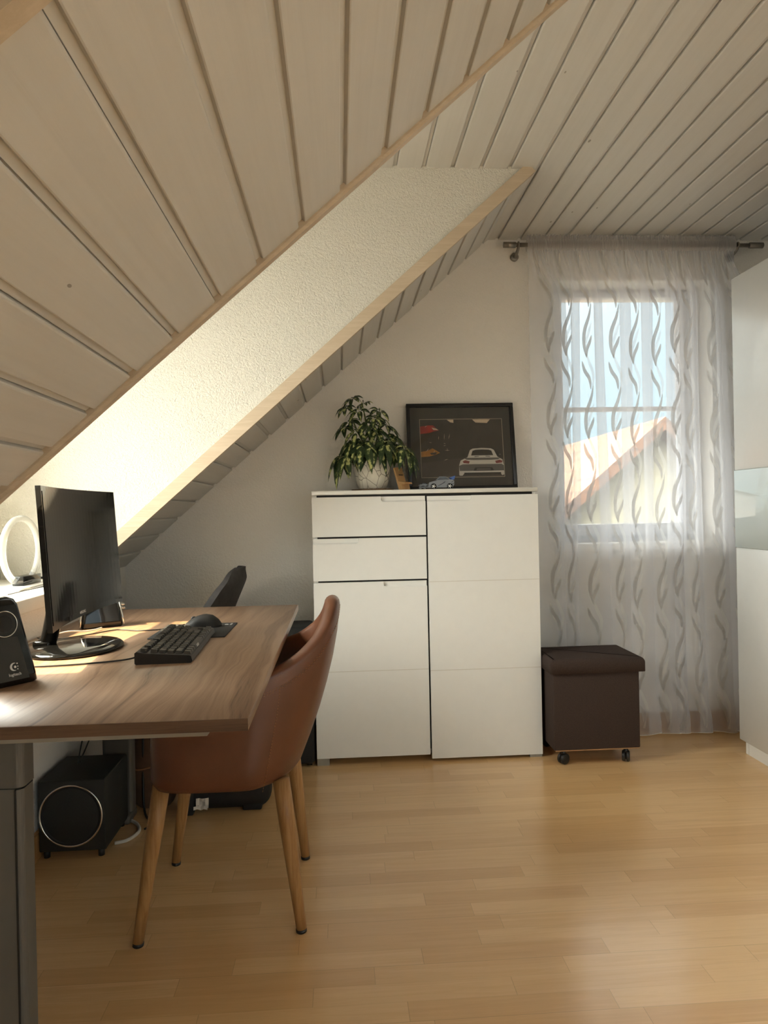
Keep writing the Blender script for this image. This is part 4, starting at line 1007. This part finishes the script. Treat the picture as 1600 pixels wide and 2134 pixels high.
CX0, CX1 = .905, 1.905
rc = random.Random(5)
NC = 10
cells = [rc.uniform(.5, 1.55) for _ in range(NC)]; sc_ = (CX1-CX0)/sum(cells); cells = [c*sc_ for c in cells]     # width each pleat covers
backs = [rc.uniform(.045, .10) for _ in range(NC)]                                                              # cloth folded back behind it
S0 = [0.0]; X0 = [CX0]
for c, b_ in zip(cells, backs): S0.append(S0[-1]+c+2*b_); X0.append(X0[-1]+c)
FABW = S0[-1]
kk = [rc.uniform(.7, 1.25) for _ in range(NC)]; lean_ = [rc.uniform(-1, 1) for _ in range(NC+1)]; lean_[0] *= .2; lean_[-1] *= .2
def soft(f, lo, hi):          # smooth ramp used to round the fold edges
    t = max(0, min(1, (f-lo)/(hi-lo))); return t
def cpos(s, z, lift=0.0):
    s = max(0.0, min(FABW, s))
    i = min(NC-1, next((j for j in range(NC) if s <= S0[j+1]), NC-1))
    c, b_ = cells[i], backs[i]; L = c+2*b_; d = s-S0[i]; v = (2.365-z)/2.355
    env = sstep(.015, .13, v)
    # front panel forward by c+b_, then back by b_
    fl = c+b_*1.0
    if d <= fl: x = d; ph = d/fl; y = -.020*math.sin(PI*ph)*kk[i]
    else: x = fl-(d-fl); ph = (d-fl)/b_; y = .020*math.sin(PI*ph)*kk[i]
    xs_ = c*d/L
    e2 = env*(.86+.14*math.sin(3.1*v+i*2.3))
    x = xs_ + (x-xs_)*e2
    f = d/L
    ln = (lean_[i]*(1-f)+lean_[i+1]*f)
    x += ln*.024*sstep(.12, 1, v)
    y = y*env*(1+.5*sstep(.75, 1, v)) + (1-env)*.004*math.sin(s*120) + .006*math.sin(3*v+s*4) + .016*sstep(.93, 1, v)*math.sin(s*31)
    return Vector((X0[i]+x, YR-.004+y-lift, z))
NS, NZ = 700, 70
zs = [2.365-2.355*((j/NZ)**1.05) for j in range(NZ+1)]
def hem(s): return .007+.010*(.5+.5*math.sin(s*33+1))
cu = MB(); rows = []
for z in zs:
    rows.append([cpos(FABW*i/NS, max(z, hem(FABW*i/NS))) for i in range(NS+1)])
cu.grid(rows)
# leaf vines woven into the cloth
def blade(s0, pts, wmax, mi, lift):
    """pts: (ds, z) centre line in cloth coordinates; a pointed leaf ribbon along it"""
    P_ = spline([Vector((a, 0, b_)) for a, b_ in pts], 6); n = len(P_)-1; L_, R_ = [], []
    for i, p in enumerate(P_):
        t = i/n; d = (P_[min(i+1, n)]-P_[max(i-1, 0)]).normalized(); nr = Vector((d.z, 0, -d.x)); hw = wmax*math.sin(PI*t)**.75 + .0002
        a = p+nr*hw; b_ = p-nr*hw
        L_.append((s0+a.x, a.z)); R_.append((s0+b_.x, b_.z))
    def ok(s, z): return 0 < s < FABW and .03 < z < 2.34
    for side in (-1, 1):
        g = []
        for (sa, za), (sb, zb_) in zip(L_, R_):
            if not (ok(sa, za) and ok(sb, zb_)): continue
            sm, zm = (sa+sb)/2, (za+zb_)/2
            g.append([cpos(sa, za, lift*side), cpos(sm, zm, lift*side), cpos(sb, zb_, lift*side)])
        if len(g) > 2 and side == 1: cu.grid(g, mi)
P = .385
for v_ in range(NC):
    off = rc.choice((.42, .45, .5, .55, .38, .93))
    s0 = S0[v_] + off*(cells[v_]+backs[v_]) if off < .9 else S0[v_+1]-backs[v_]*.5
    z = 2.36 - rc.uniform(0, .10) + .1
    while z > -.2:
        blade(s0, [(.026, z), (.012, z-.06), (-.014, z-.13), (-.018, z-.20), (-.006, z-.255)], .0088, 1, .0008)
        blade(s0, [(.024, z-.150), (.014, z-.180), (-.002, z-.215), (-.006, z-.258)], .0080, 1, .0008)
        blade(s0, [(.027, z-.085), (.012, z-.125), (-.006, z-.175), (-.010, z-.215)], .0070, 2, .0008)
        blade(s0, [(-.030, z-.270), (-.018, z-.315), (.006, z-.355), (.012, z-.405)], .0088, 1, .0008)
        blade(s0, [(-.008, z-.235), (.010, z-.285), (.028, z-.335), (.020, z-.400)], .0080, 2, .0008)
        z -= P
curt = thing('curtain', 'white sheer curtain with grey leaf vines hanging before the window', 'curtain', (1.4, YR, 0))
part(cu, 'cloth', ['sheer_voile', 'satin_leaf', 'satin_leaf_light'], curt, recalc=False)
hm_ = MB(); rows = []
for z, rr in ((2.300, .012), (2.312, .019), (2.330, .021), (2.347, .018), (2.352, .008), (2.372, .010)):
    rows.append([Vector((CX0-.004+(CX1-CX0+.008)*i/560, YR - (rr + .0055*math.sin(i*1.13+2.1*math.sin(i*.17))), z+.003*math.sin(i*.8))) for i in range(561)])
hm_.grid(rows)
rows = [[Vector((p.x, 2*YR-p.y, p.z)) for p in r] for r in rows]; hm_.grid(rows)
part(hm_, 'heading', 'voile_heading', curt, recalc=False)
hb = MB(); hb.tube([cpos(FABW*i/NS, hem(FABW*i/NS)) + Vector((0, 0, .001)) for i in range(0, NS+1, 2)], .0013, 5, cap=False); part(hb, 'hem', 'print_white', curt)
